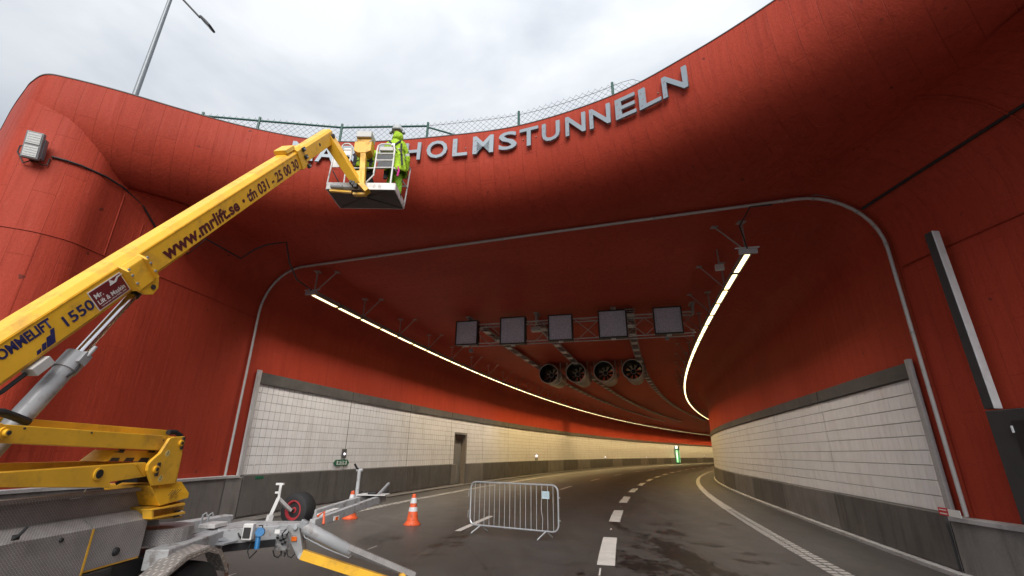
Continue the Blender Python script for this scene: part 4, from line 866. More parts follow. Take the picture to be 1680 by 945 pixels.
for wi, (ch, xa, xb) in enumerate(word):
    ka, kb_ = lidx(xa), lidx(xb); pa, pb_ = Vector((lx[ka] + nx[ka] * bk, ly[ka] + ny[ka] * bk, ZB)), Vector((lx[kb_] + nx[kb_] * bk, ly[kb_] + ny[kb_] * bk, ZB)); X = (pb_ - pa); wdt = X.length; X.normalize()
    Nn = X.cross(Vector((0, 0, 1))); slope = 0.0; Yv = (Vector((0, 0, 1)) + Nn * slope * .9).normalized(); NN = X.cross(Yv)
    me = text_mesh(ch, 1.0, .026, .016); co = np.array([v.co[:] for v in me.vertices]); x0, x1, y0, y1 = co[:, 0].min(), co[:, 0].max(), co[:, 1].min(), co[:, 1].max(); Hh = .515 if wi < 12 else .53
    pbase = pa + NN * .055 - Yv * (.01 + .014 * max(0, wi - 9))
    low = Vector((lx[(ka + kb_) // 2], ly[(ka + kb_) // 2], 0)); 
    for v in me.vertices: v.co = X * ((v.co.x - x0) / (x1 - x0) * wdt) + Yv * ((v.co.y - y0) / (y1 - y0) * Hh) + NN * v.co.z
    me.materials.clear(); me.materials.append(ALU); t = thing('metal_letter', wl_lab[wi], 'letter', pbase, 'metal letters of the tunnel name'); o = bpy.data.objects.new('letter_body', me); COL.objects.link(o); o.parent = t; ORIGIN[o.name] = pbase
    for k in range(3):
        u, v = random.random(), random.random()
        q = pbase + X * wdt * (.05 + .12 * random.random() if k % 2 else .06) + Yv * Hh * (.15 + .3 * k) + NN * .030
        if ch in 'MRIEHLNU': m = MB(); a = (X + Yv * .8).normalized(); m.box(q + X * .025, .05, .006, .003, a, NN.cross(a), NN); m.build('film_print', FILM, t)
    for fx in (.15, .85):
        q = pbase + X * wdt * fx + Yv * Hh * .5; m = MB(); m.tube([q - NN * .03, q - NN * .2], .012, 5); m.build('standoff', RAILG, t)
# ------------------------------------------------------------------ crowd barrier and cones
f1, f2 = ground_px(788, 874), ground_px(896, 885); X = (f2 - f1).normalized(); Bn = X.cross(Vector((0, 0, 1))); c = (f1 + f2) / 2 + Bn * -.0; sc = (f2 - f1).length / 1.62; Wb, z0_, z1_ = 2.2 * sc, .17, 1.20; Z = Vector((0, 0, 1))
ba = thing('crowd_barrier', 'galvanised crowd control barrier standing on the road in front of the tunnel', 'crowd barrier', c); hw = Wb / 2; r = .16
def bp(x, z, n=0): return c + X * x + Z * z + Bn * n
loop = []
for cx, cz, a0_ in ((hw - r, z1_ - r, 0), (-hw + r, z1_ - r, 90), (-hw + r, z0_ + r, 180), (hw - r, z0_ + r, 270)):
    for k in range(7): a = math.radians(a0_ + 15 * k); loop.append(bp(cx + r * math.cos(a), cz + r * math.sin(a)))
m = MB(); m.tube(loop, .021, 8, closed=True); m.build('frame', GALV, ba, smooth=True)
nb = 16
for k in range(nb):
    x = -hw + .13 + (Wb - .26) * k / (nb - 1); zt2, zb2 = z1_, z0_
    m = MB(); bend = .018 if k == 13 else 0; m.tube([bp(x, zb2), bp(x + bend, zb2 + .25), bp(x - bend, zb2 + .45), bp(x, zt2)], .0085, 6); m.build('bar', GALV, ba, smooth=True)
for x in (-.81 * sc, .81 * sc):
    m = MB(); m.tube([bp(x, z0_), bp(x - .12, .012, .26)], .017, 7); m.tube([bp(x, z0_), bp(x + .06, .012, -.26)], .017, 7); m.build('foot', GALV, ba, smooth=True)
for x, z in ((-hw - .0, .95), (-hw, .45)): m = MB(); m.tube([bp(x, z + .06), bp(x - .06, z + .04), bp(x - .07, z - .12)], .008, 6); m.build('hook', GALV, ba)
for x, z in ((hw, .92), (hw, .42)): m = MB(); m.tube([bp(x, z), bp(x + .055, z)], .014, 6); m.build('hook', GALV, ba)
m = MB(); m.box(bp(hw - .32, z1_ - .23, .014), .19, .005, .17, X, Bn, Z); lbp = m.build('label_plate', simple('label_plate_blue', (.42, .55, .60), .4), ba)
for k in range(3): m = MB(); m.box(bp(hw - .32, z1_ - .19 - k * .04, .018), .12, .003, .012, X, Bn, Z); m.build('print_line', GALV, lbp)
def cone(label, p, h, split=None):
    t = thing('traffic_cone', label, 'traffic cone', p, 'orange traffic cones on the road'); zb = .05
    n = 4; m = MB(); w = .25 * h / .8
    oc = []
    for k in range(8): a = math.pi / 8 + k * math.pi / 4; oc.append(p + Vector((math.cos(a) * w, math.sin(a) * w, 0)))
    m.prism(oc, Vector((0, 0, .035))); m.lathe(p + Vector((0, 0, .035)), (0, 0, 1), [(0, .86 * w), (.03, .8 * w), (.06, .72 * w)], 20); m.build('base', ORG, t, bevel=.006)
    R_ = lambda z: .70 * w * (1 - z / h) + .045 * (z / h); q = p + Vector((0, 0, .06)); H = h - .06
    for nm, a, b, mt, e in (('lower_body', 0, .40, ORG, 0), ('lower_reflective_band', .40, .55, REFL, .004), ('middle_body', .55, .69, ORG, 0), ('upper_reflective_band', .69, .88, REFL, .004), ('tip', .88, 1, ORG, 0)):
        m = MB(); pf = [(a * H, R_(a * H) + e), (b * H, R_(b * H) + e)]
        if nm == 'tip': pf += [(H + .015, .03), (H + .02, .001)]
        m.lathe(q, (0, 0, 1), pf, 20); m.build(nm, mt, t, smooth=True)
cone('orange traffic cone with two white bands standing alone left of the barrier', ground_px(676, 861), .78)
cone('orange traffic cone half hidden behind the trailer drawbar', ground_px(574, 851), .76)

# ------------------------------------------------------------------ trailer-mounted boom lift
def on_axis_plane(x, y, ax_, val):
    r = FWD + RGT * ((x - 840) / 747.0) + UPV * ((472.5 - y) / 747.0); o = Vector((0, 0, CAM_H)); return o + r * ((val - o[ax_]) / r[ax_])
def onX(x, y, v): return on_axis_plane(x, y, 0, v)
def onY(x, y, v): return on_axis_plane(x, y, 1, v)
def onZ(x, y, v): return on_axis_plane(x, y, 2, v)
lift = thing('boom_lift', 'yellow trailer-mounted boom lift with raised boom and work basket at the lettering', 'boom lift', (-3.9, 5.2, 0))
LV = Vector
P0, P1 = pt(0, 574, 3.83), pt(487, 256.5, 8.25); D = (P1 - P0).normalized(); NS = D.cross(Vector((0, 0, 1))).normalized(); NU = NS.cross(D); BL = (P1 - P0).length
if NS.x < 0: NS, NU = -NS, (-NS).cross(D)
def bpt(t, a, b): return P0 + D * t + NS * a + NU * b
def bt(x):
    return min((abs(px_of(bpt(t / 200, .13, 0))[0] - x), t / 200) for t in range(-200, 1400))[1]
BW, BH, BC = .27, .335, .055
def boom_sec(t, w=BW, h=BH, c=BC, a0=0, b0=0):
    return [bpt(t, a0 + a, b0 + b) for a, b in ((-w / 2, -h / 2), (w / 2, -h / 2), (w / 2, h / 2 - c), (w / 2 - c, h / 2), (-w / 2 + c, h / 2), (-w / 2, h / 2 - c))]
m = MB(); m.prism(boom_sec(-.9), D * (BL + .9)); boom = m.build('main_boom', YEL, lift, bevel=.006)
m = MB(); m.prism([bpt(-.9, a, b) for a, b in ((-.09, -BH / 2 - .028), (.11, -BH / 2 - .028), (.128, -BH / 2 + .006), (-.125, -BH / 2 + .01))], D * (bt(300) + .9)); m.build('under_channel', YEL2, boom)
m = MB(); q = bpt(-.9, BW / 2 + .002, BH / 2 - BC - .012); m.box(q + D * (BL + .9) / 2, BL + .9, .006, .007, D, NS, NU); m.build('weld_seam', YEL2, boom)
# lettering on the boom side
def blet(name, s, mt, xa, xb, b, h, bold, it=0.12, sp_=1.0):
    ta, tb = bt(xa), bt(xb); return text_on(name, s, mt, boom, bpt(ta, BW / 2 + .001, b), D, NU, width=tb - ta, height=h, extrude=.002, bold=bold, italic=0, space=sp_)
blet('web_address', 'www.mrlift.se', MAR, 264, 388, -.125, .155, .034)
m = MB(); m.lathe(bpt(bt(396.5), BW / 2 + .001, -.055), NS, [(0, .027), (.002, .027)], 16); m.build('dot', MAR, boom)
blet('phone_number', 'tfn 031 - 25 00 30', MAR, 403, 487, -.118, .15, .030)
blet('maker_name', 'OMMELIFT', NAVY, -3, 85, -.015, .085, .035)
blet('model_number', '1550', NAVY, 99, 147, -.095, .10, .02)
t0 = bt(32)
for k in range(4):
    a = t0 + .018 + k * .062; m = MB(); L0 = [.05, .085, .13, .19][k]
    m.prism([bpt(a + .07 - L0 * .35 - .02, BW / 2 + .001, -.150 + .0), bpt(a + .07 - L0 * .35 + .02, BW / 2 + .001, -.150), bpt(a + .07 + .02, BW / 2 + .001, -.150 + L0 * .62), bpt(a + .07 - .02, BW / 2 + .001, -.150 + L0 * .62)], NS * .002); m.build('logo_stripe', NAVY, boom)
ta, tb = bt(148), bt(200)
m = MB(); m.box(bpt((ta + tb) / 2, BW / 2 + .002, -.045), tb - ta, .004, .215, D, NS, NU); m.build('sticker_border', STW, boom)
m = MB(); m.box(bpt((ta + tb) / 2, BW / 2 + .004, -.045), tb - ta - .018, .004, .197, D, NS, NU); st_ = m.build('sticker', STK, boom)
text_on('sticker_text', 'Mr.', STW, boom, bpt(ta + .035, BW / 2 + .006, -.035), D, NU, height=.05, bold=.02)
text_on('sticker_text', 'Lift & Maskin', STW, boom, bpt(ta + .035, BW / 2 + .006, -.10), D, NU, width=(tb - ta) - .07, height=.045, bold=.02)
text_on('sticker_text', 'www.mrlift.se', STW, boom, bpt(ta + .04, BW / 2 + .006, -.127), D, NU, width=(tb - ta) - .08, height=.016, bold=.01)
m = MB(); q = bpt((ta + tb) / 2 + .06, BW / 2 + .007, .0); m.prism([q, q + D * .05 + NU * .0, q + D * .09 + NU * .03, q + D * .16 + NU * .035, q + D * .16 + NU * .042, q + D * .08 + NU * .042, q + D * .03 + NU * .014, q + NU * .02], NS * .002); m.prism([q - D * .03, q + D * .04, q + D * .035 + NU * .018, q + D * .0 + NU * .05, q - D * .012 + NU * .05, q - D * .018 + NU * .018], NS * .003); m.build('sticker_picture', STW, boom)
# saddle bracket, junction box, collar
tc_ = bt(221); m = MB()
m.prism([bpt(tc_ - .13, a, b) for a, b in ((-BW / 2 - .03, -BH / 2 - .04), (BW / 2 + .045, -BH / 2 - .04), (BW / 2 + .045, BH / 2 - .10), (BW / 2 + .01, BH / 2 - .055), (-BW / 2 - .03, BH / 2 - .1))], D * .25); sadd = m.build('saddle_bracket', YEL, lift, bevel=.008)
for dd_ in (-.16, .10): m = MB(); m.prism([bpt(tc_ + dd_, a, b) for a, b in ((-.1, -BH / 2 - .02), (BW / 2 + .085, -BH / 2 - .02), (BW / 2 + .09, BH / 2 - .12), (BW / 2, BH / 2 - .05), (-.1, BH / 2 - .12))], D * .03); m.build('saddle_rib', YEL, sadd, bevel=.004)
for a_ in (-.06, .125):
    m = MB(); m.prism([bpt(tc_ + t, a_, b) for t, b in ((-.16, -BH / 2 + .02), (.16, -BH / 2 + .02), (.17, -BH / 2 - .06), (.10, -BH / 2 - .15), (.0, -BH / 2 - .17), (-.08, -BH / 2 - .12))], NS * .035); m.build('lug', YEL, sadd, bevel=.006)
pinp = bpt(tc_ + .045, 0, -BH / 2 - .10); m = MB(); m.tube([pinp + NS * .171, pinp - NS * .1], .028, 12); m.build('pin', DRK, sadd, smooth=True)
tj = bt(36); m = MB(); m.box(bpt(tj, .09, -BH / 2 - .085), .17, .14, .085, D, NS, NU); m.build('junction_box', WBOX, boom, bevel=.006)
m = MB(); m.tube([bpt(tj - .1, .09, -BH / 2 - .08), bpt(tj - .3, .08, -BH / 2 - .09), bpt(tj - .55, .06, -BH / 2 - .06)], .018, 6); m.build('hose', BLK, boom, smooth=True)
m = MB(); m.prism(boom_sec(BL - .20, BW + .05, BH + .045, .05), D * .22); col_ = m.build('boom_collar', YEL, lift, bevel=.006)
m = MB(); m.prism([bpt(BL - .16, a, b) for a, b in ((-.12, BH / 2), (.12, BH / 2), (.11, BH / 2 + .075), (-.11, BH / 2 + .075))], D * -.30); m.build('collar_cover', YEL, col_, bevel=.01)
for b in (-BH / 2 - .02, -.02, BH / 2 - .05): 
    m = MB(); m.box(bpt(BL + .0, BW / 2 + .04, b), .09, .035, .07, D, NS, NU); m.build('slide_block', DRK, col_, bevel=.004)
    m = MB(); m.tube([bpt(BL, BW / 2 + .05, b), bpt(BL, BW / 2 + .075, b)], .016, 8); m.build('bolt', GALV, col_)
# telescopic section up to the elbow
IW, IH = .225, .275
TE = min((abs(px_of(bpt(t / 100, IW / 2, 0))[0] - 545), t / 100) for t in range(int(BL * 100), int(BL * 100) + 260))[1]
m = MB(); m.prism(boom_sec(BL - .1, IW, IH, .04, 0, .0), D * (TE - BL + .1 + .06)); inn = m.build('inner_boom', YEL, lift, bevel=.006)
m = MB(); m.lathe(bpt(BL + .55 * (TE - BL), IW / 2 + .001, .0), NS, [(0, .03), (.004, .03)], 12); m.build('hole', DRK, inn)
EL = bpt(TE, 0, 0)
# jib down to the basket
BY0, BY1, BX0, BX1, BZ = 8.40, 9.20, -3.97, -2.52, 7.16
mount = onY(597, 306, BY0 - .12)
J0, J1 = EL + NU * -.02 + D * .02, mount + Vector((-.13, 0, .05)); m = MB(); m.beam(J0, J1, .20, .22, NS, .16, .17); jib = m.build('jib', YEL, lift, bevel=.008)
m = MB(); m.tube([EL - NS * .15, EL + NS * .15], .05, 12); m.build('elbow_pin', DRK, jib, smooth=True)
m = MB(); m.beam(J1 + Vector((-.05, 0, .12)), mount + Vector((.10, 0, -.13)), .10, .17, Vector((0, -1, 0))); m.build('jib_foot', YEL, jib, bevel=.006)
for k in range(3): 
    q = J1 + Vector((-.12 + .05 * k, -.06, .02 - .05 * k)); m = MB(); m.box(q, .07, .10, .09); m.build('link_plate', DRK, jib, bevel=.004)
m = MB(); m.tube([onY(543, 306, BY0 - .05), onY(562, 307, BY0 - .05)], .042, 10); m.tube([onY(562, 307, BY0 - .05), onY(583, 307.5, BY0 - .05)], .022, 8); m.build('levelling_cylinder', CYLG, lift, smooth=True)
# post and control box
cb0, cb1 = onY(594, 303, BY0 - .10), onY(597, 249, BY0 - .10); m = MB(); m.beam(cb0, cb1, .115, .10, Vector((0, 1, 0))); cpst = m.build('control_post', YEL, lift, bevel=.006)
m = MB(); m.beam(onY(588, 304, BY0 - .14), onY(588, 281, BY0 - .14), .12, .07, Vector((0, 1, 0))); m.build('post_plate', YEL, cpst, bevel=.004)
c0, c1 = onY(579.5, 250, BY0 - .16), onY(610, 232, BY0 - .16); cc = (c0 + c1) / 2; m = MB(); wX, hZ = abs(c1.x - c0.x), abs(c1.z - c0.z)
m.prism([cc + LV((-wX / 2, 0, hZ / 2)), cc + LV((wX / 2, 0, hZ / 2)), cc + LV((wX / 2, 0, -hZ / 2 + .06)), cc + LV((wX / 2 - .10, 0, -hZ / 2)), cc + LV((-wX / 2 + .10, 0, -hZ / 2)), cc + LV((-wX / 2, 0, -hZ / 2 + .06))], LV((0, .24, 0))); cbx = m.build('control_box', YEL2, lift, bevel=.006)
m = MB(); m.box(cc + LV((.0, .13, hZ / 2 + .055)), wX * .86, .2, .09); m.build('box_neck', YEL2, cbx)
m = MB(); m.box(cc + LV((0, .12, hZ / 2 + .175)), wX * .90, .30, .15); m.build('control_hood', WBOX, cbx, bevel=.012)
for k in (-1, 1): m = MB(); m.tube([cc + LV((k * wX * .5, .02, hZ / 2 + .05)), cc + LV((k * wX * .36, .0, hZ / 2 - .01))], .012, 6); m.build('latch', GALV, cbx)
# work basket
bk_ = MB(); cxs = [LV((BX0, BY0, BZ)), LV((BX1, BY0, BZ)), LV((BX1 + .02, BY1, BZ)), LV((BX0 + .02, BY1, BZ))]
bk_.prism(cxs, LV((0, 0, .05))); bas = bk_.build('work_basket', BASK, lift, bevel=.008)
m = MB(); cen = LV(((BX0 + BX1) / 2, (BY0 + BY1) / 2 - .1, BZ - .012))
for q in cxs: m.beam(cen, q + (cen - q) * .08 + LV((0, 0, -.006)), .035, .014)
m.build('underside_rib', BASK, bas)
for a, b in ((0, 1), (1, 2), (2, 3), (3, 0)):
    A, B = cxs[a], cxs[b]; m = MB(); d = (B - A).normalized(); n = LV((d.y, -d.x, 0))
    a2 = A if a else A + d * .0
    m.hexa([A + n * .012, B + n * .012, B - n * .012, A - n * .012] + [x + LV((0, 0, .165)) for x in (A + n * .012, B + n * .012, B - n * .012, A - n * .012)]); m.build('kick_plate', WHT, bas, bevel=.004)
def tubeb(name, pts, r=.017, mt=WHT): m = MB(); m.tube(pts, r, 7); return m.build(name, mt, bas, smooth=True)
zt = BZ + 1.08; off_ = .02
tubeb('post', [LV((BX0, BY0, BZ + .1)), onY(546, 262, BY0), onY(551, 246, BY0)]); tubeb('post', [LV((BX1 + .02, BY1, BZ + .1)), LV((BX1 + .08, BY1, zt))]); tubeb('post', [LV((BX0 + .02, BY1, BZ + .1)), LV((BX0, BY1, zt))])
tubeb('rail', [LV((BX0, BY1, zt)), LV((BX1 + .06, BY1, zt))]); tubeb('rail', [LV((BX0, BY1, BZ + .6)), LV((BX1 + .04, BY1, BZ + .6))])
tubeb('rail', [LV((BX0 - .01, BY0, zt)), LV((BX0, BY1, zt))]); tubeb('rail', [LV((BX1 - .02, BY0 + .02, zt - .01)), LV((BX1 + .08, BY1, zt))]); tubeb('rail', [LV((BX1 - .06, BY0, BZ + .55)), LV((BX1 + .05, BY1, BZ + .55))])
tubeb('left_hoop', [onY(557, 274, BY0), onY(560, 248, BY0), onY(562, 239, BY0), onY(566, 236, BY0), onY(573, 236, BY0), onY(578, 240, BY0), onY(577, 250, BY0), onY(572, 272, BY0)])
m = MB(); m.prism([onY(545, 274, BY0), onY(557, 274, BY0), onY(556, 249, BY0), onY(550, 249, BY0)], LV((0, .015, 0))); m.build('white_plate', WHT, bas)
m = MB(); m.prism([onY(564, 254, BY0), onY(575, 254, BY0), onY(576, 243, BY0), onY(565, 243, BY0)], LV((0, .012, 0))); snb = m.build('notice_plate', STW, bas)
tubeb('hoop_rung', [onY(560, 246, BY0), onY(577, 246, BY0)], .012)
tubeb('brace', [onY(546, 280, BY0), onY(556, 300, BY0)], .012, BLK)
tubeb('rail', [onY(579, 276, BY0 + .01), onY(614, 276, BY0 + .01), onY(613, 287, BY0), onY(603, 297, BY0), onY(597, 302, BY0)])
tubeb('ladder_frame', [onY(613, 284, BY0), onY(615, 274, BY0), onY(619, 246, BY0), onY(621, 239, BY0), onY(626, 236.5, BY0), onY(640, 236.5, BY0), onY(646, 239, BY0), onY(647.5, 245, BY0), onY(644, 275, BY0), onY(640, 305, BY0)], .019)
for y, xa, xb in ((252, 619, 646.5), (263, 617, 645.5), (275, 615, 644)): tubeb('rung', [onY(xa, y, BY0), onY(xb, y, BY0)], .017)
for y0_, y1_ in ((253.5, 261.5), (264.5, 273.5)): m = MB(); m.prism([onY(618.5, y1_, BY0), onY(643, y1_, BY0), onY(645, y0_, BY0), onY(620, y0_, BY0)], LV((0, .02, 0))); m.build('dark_panel', simple('dark_grey_panel', (.028, .03, .036), .5) if 'dark_grey_panel' not in bpy.data.materials else bpy.data.materials['dark_grey_panel'], bas)
m = MB(); m.box(onY(634, 243, BY0) + LV((0, .1, 0)), .30, .18, .10); m.build('tool_tray', WBOX, bas, bevel=.01)
tubeb('strap', [onY(648, 246, BY0 + .1), onY(656, 258, BY0 + .3), onY(662, 275, BY0 + .5)], .012, BLK)
m = MB(); a, b = onY(541, 313, BY0 - .03), onY(577, 315.5, BY0 - .03); m.beam(a, b, .06, .04); m.beam(onY(580, 319, BY0 - .02), onY(601, 319, BY0 - .02), .10, .05); m.build('mount_bar', YEL, bas)
# lifting cylinder under the boom
cy0 = onX(16, 704, -4.20); cy1 = pinp; cd_ = (cy1 - cy0); L = cd_.length; d = cd_.normalized(); tm = min((abs(px_of(cy0 + d * t / 100)[0] - 128), t / 100) for t in range(0, int(L * 100)))[1]
m = MB(); m.lathe(cy0 - d * .25, d, [(0, .085), (tm + .07, .085), (tm + .07, .10), (tm + .25, .10), (tm + .26, .06)], 24); cyl = m.build('lift_cylinder', CYLG, lift, smooth=True)
m = MB(); m.tube([cy0 + d * tm, cy1 - d * .05], .048, 16); m.build('piston_rod', CHR, cyl, smooth=True)
m = MB(); m.tube([cy1 - d * .14, cy1 + d * .03], .06, 12); m.build('rod_eye', DRK, cyl, smooth=True)
vb = cy0 + d * (tm + .02) + LV((.09, -.04, -.06)); m = MB(); m.box(vb, .06, .09, .12, LV((1, 0, 0)), d.cross(LV((1, 0, 0))).normalized(), d); m.tube([vb + d * .03 + LV((.02, 0, .0)), vb + d * .15 + LV((.04, -.02, 0))], .02, 8); m.build('valve_block', CYLG, cyl, bevel=.005)
m = MB(); m.tube([vb, vb - d * .12 + LV((.02, 0, -.02)), vb - d * .24 + LV((-.03, 0, .0)), vb - d * .34 + LV((-.08, 0, .05))], .010, 6); m.build('hose', BLK, cyl, smooth=True)
# folding arms, knuckle
XF = -3.95
def side_beam(name, p, X, depth, mt, par, bev=.006):
    m = MB(); m.prism([onX(x, y, X) for x, y in p], LV((-depth, 0, 0))); return m.build(name, mt, par, bevel=bev)
ua = side_beam('upper_arm', [(-25, 695), (0, 695.5), (287, 716), (262, 739), (8, 727), (-25, 727)], XF, .10, YEL, lift)
side_beam('far_beam', [(-25, 684), (47, 687), (278, 706), (278, 722), (-25, 700)], XF - .34, .10, YEL, ua)
m = MB(); q0 = onX(12, 713, XF - .2); q1 = onX(266, 728, XF - .2); m.beam(q0, q1, .30, .05); m.build('arm_web', YEL2, ua)
side_beam('arm_eye', [(-14, 696), (4, 694), (12, 699), (15, 708), (11, 719), (2, 728), (-14, 727)], XF + .035, .04, YEL, ua)
q = onX(5, 710, XF + .04); m = MB(); m.lathe(q, (1, 0, 0), [(0, .045), (.02, .045), (.02, .028), (.045, .026)], 14); m.build('pin', YEL2, ua)
m = MB(); m.lathe(q + LV((.03, 0, 0)), (1, 0, 0), [(0, .017), (.02, .017)], 10); m.build('pin_core', DRK, ua)
m = MB(); m.tube([onX(-20, 676, XF - .1), onX(5, 677, XF - .1), onX(25, 684, XF - .12), onX(45, 692, XF - .16)], .033, 9); m.build('hydraulic_hose', BLK, ua, smooth=True)
m = MB(); m.tube([onX(276, 709, XF - .3), onX(288, 709, XF - .3), onX(297, 715, XF - .28)], .03, 8); m.build('end_hose', BLK, ua, smooth=True)
la = side_beam('lower_arm', [(-25, 780), (-25, 777), (239, 758.5), (246, 771), (239, 782), (181, 791), (181, 800), (-25, 800)], XF + .02, .10, YEL, lift)
side_beam('far_beam', [(-25, 761), (145, 757), (215, 758), (239, 775), (-25, 790)], XF - .30, .10, YEL, la)
q = onX(161, 777.5, XF + .022); m = MB(); m.lathe(q, (1, 0, 0), [(0, .058), (.012, .058), (.014, .042)], 18); m.build('pin_ring', YEL, la); m = MB(); m.lathe(q + LV((.012, 0, 0)), (1, 0, 0), [(0, .04), (.006, .04)], 18); m.build('pin_core', BLK, la)
side_beam('stop_plate', [(226, 761), (240, 781), (237, 782), (224, 763)], XF + .03, .01, YEL2, la, 0)
lk = side_beam('link_plate', [(172, 757), (196, 738), (262, 740), (252, 757)], XF - .06, .26, YEL, lift)
for x in (188, 212, 236): side_beam('slot', [(x - 8, 757), (x - 3, 751), (x + 9, 751), (x + 6, 757)], XF - .05, .05, DRK, lk, 0)
for x in (192, 243): side_beam('notch', [(x, 742), (x + 9, 737), (x + 14, 738), (x + 10, 743)], XF - .05, .04, DRK, lk, 0)
kp = [(279.6, 719), (287, 717), (303.4, 716), (301, 730), (298.7, 745), (287, 793), (251, 797), (246, 783), (242.4, 772), (244, 762), (250, 755), (264, 743)]
kn = side_beam('knuckle', kp, XF + .06, .035, YEL, lift, .005); side_beam('far_plate', kp, XF - .36, .035, YEL, kn, .005)
side_beam('knuckle_back', [(296, 735), (299, 745), (289, 793), (283, 793)], XF + .02, .36, YEL2, kn, 0)
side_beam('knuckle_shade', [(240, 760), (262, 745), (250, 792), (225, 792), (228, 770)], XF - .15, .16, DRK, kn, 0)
for (x, y, r) in ((296, 727, .036), (254.5, 770, .038)):
    q = onX(x, y, XF + .06); m = MB(); m.lathe(q, (1, 0, 0), [(0, r), (.022, r), (.024, r * .6)], 16); m.build('pin_ring', YEL2, kn); m = MB(); m.lathe(q + LV((.02, 0, 0)), (1, 0, 0), [(0, r * .5), (.01, r * .5)], 12); m.build('pin_core', BLK, kn)
    m = MB(); a = q + LV((.012, .035, .02)); m.box(q + LV((.008, .03, -.0)), .012, .045, .14); m.build('lock_plate', DRK, kn, bevel=.003)
for (x, y) in ((275, 744), (263, 785)):
    q = onX(x, y, XF + .0605); m = MB(); m.lathe(q, (1, 0, 0), [(0, .034), (.002, .034)], 18); m.build('round_sticker', simple('sticker_pale_yellow', (.75, .62, .25), .5) if 'sticker_pale_yellow' not in bpy.data.materials else bpy.data.materials['sticker_pale_yellow'], kn)
    m = MB(); m.box(q + LV((.003, -.004, -.006)), .002, .03, .005); m.box(q + LV((.003, .004, .016)), .002, .012, .012); m.build('sticker_print', BLK, kn)
# turret
tb_ = MB(); 
tb_.prism([onX(247, 797, XF + .02), onX(262.5, 830, XF + .08), onX(309, 817, XF + .08), onX(310.5, 809, XF + .07), onX(298, 790, XF)], LV((-.62, .10, 0))); tur = tb_.build('turret_block', YEL2, lift, bevel=.006)
m = MB(); m.prism([onX(242, 833, XF + .03), onX(243, 854, XF + .03), onX(299, 849, XF + .03), onX(303, 823, XF + .03)], LV((-.6, .1, 0))); m.build('turret_base', simple('yellow_dirty', (.45, .25, .02), .5, 0, .2, 6, 0, (.2, .12, .03), 6), tur)
for ya, yb in (((838, 836), (829.5, 828)), ((852, 850), (847, 845))):
    m = MB(); m.prism([onX(249, ya[0], XF + .10), onX(304, ya[0] - 9, XF + .10), onX(304, ya[1] - 11, XF + .10), onX(249, ya[1], XF + .10)], LV((-.12, 0, 0))); m.build('flange', YEL, tur, bevel=.003)
m = MB(); m.prism([onX(249, 836, XF + .095), onX(252, 836, XF + .095), onX(252, 852, XF + .095), onX(249, 852, XF + .095)], LV((-.1, 0, 0))); m.build('stiffener', YEL, tur)
q = onX(296.5, 842, XF + .07); m = MB(); m.lathe(q, (1, -.2, 0), [(0, .028), (.012, .028), (.013, .013)], 14); m.build('bolt_washer', WHT, tur); m = MB(); m.box(q - LV((.02, .03, 0)), .02, .09, .07); m.build('bolt_plate', DRK, tur)
for k in range(4): m = MB(); a, b = onX(276 + k * 4, 813 - k * .6, XF + .083), onX(284 + k * 4.5, 804 - k * .6, XF + .083); m.beam(a, b, .004, .004, LV((1, 0, 0))); m.build('scratch_mark', DRK, tur)
# deck tray and covers of chequer plate
ty0, ty1 = 3.0, onX(249, 800, -4.12).y; tz = onX(249, 797, -4.12).z
m = MB(); m.box(LV((-4.14, (ty0 + ty1) / 2, tz - .20)), .012, ty1 - ty0, .40); tray = m.build('tray_side', CHK, lift, boxuv=True)
m = MB(); m.box(LV((-4.10, (ty0 + ty1) / 2, tz - .02)), .075, ty1 - ty0, .035); m.build('tray_rim', CHK, tray, boxuv=True)
m = MB(); m.prism([LV((-4.14, ty1, tz - .0)), LV((-4.06, ty1 - .02, tz - .002)), LV((-3.96, ty1 + .06, tz - .42)), LV((-4.14, ty1 + .06, tz - .42))], LV((0, -.012, 0))); m.build('tray_end', CHK, tray, boxuv=True)
q = onX(128, 815, -4.13); m = MB(); m.tube([q + LV((0, -.08, -.01)), q + LV((.03, 0, 0)), q + LV((.02, .04, .06))], .008, 6); m.build('latch', WHT, tray)
cx0, cz1, cz0 = -3.93, 1.225, .86; c_ya, c_yb, c_yc = 2.9, onX(156, 861, cx0).y, onX(244.5, 846, cx0).y
def cover(name, y0, y1, zl, par):
    m = MB(); P = [(cx0, zl), (cx0, cz1), (cx0 - .13, cz1 + .085), (cx0 - .7, cz1 + .10), (cx0 - .7, zl)]
    m.prism([LV((x, y0, z)) for x, z in P], LV((0, y1 - y0, 0))); return m.build(name, CHK, par, bevel=0, boxuv=True)
c1_ = cover('cover_door', c_ya, c_yb - .012, .80, lift); c2_ = cover('cover_door', c_yb + .012, c_yc, .87, lift)
m = MB(); m.box(LV((cx0 - .012, c_yb, 1.03)), .03, .022, .38); m.build('yellow_edge', YEL, c1_); m = MB(); m.box(LV((cx0 - .02, (c_yb + c_yc) / 2, .862)), .03, c_yc - c_yb, .02); m.build('yellow_edge', YEL, c2_)
q = onX(26.5, 877, cx0); m = MB(); m.tube([q + LV((.01, -.03, -.03)), q + LV((.03, 0, .0)), q + LV((.03, .04, .05))], .012, 6); m.box(q + LV((.005, 0, -.02)), .02, .05, .04); m.build('door_latch', BLK, c1_)
q = onX(189, 905, cx0); m = MB(); m.lathe(q, (1, 0, 0), [(0, .04), (.02, .036), (.03, .02)], 14); m.build('lock', BLK, c2_); q = onX(100, 886, cx0); m = MB(); m.lathe(q, (1, 0, 0), [(0, .02), (.015, .016)], 10); m.build('lock', BLK, c1_)
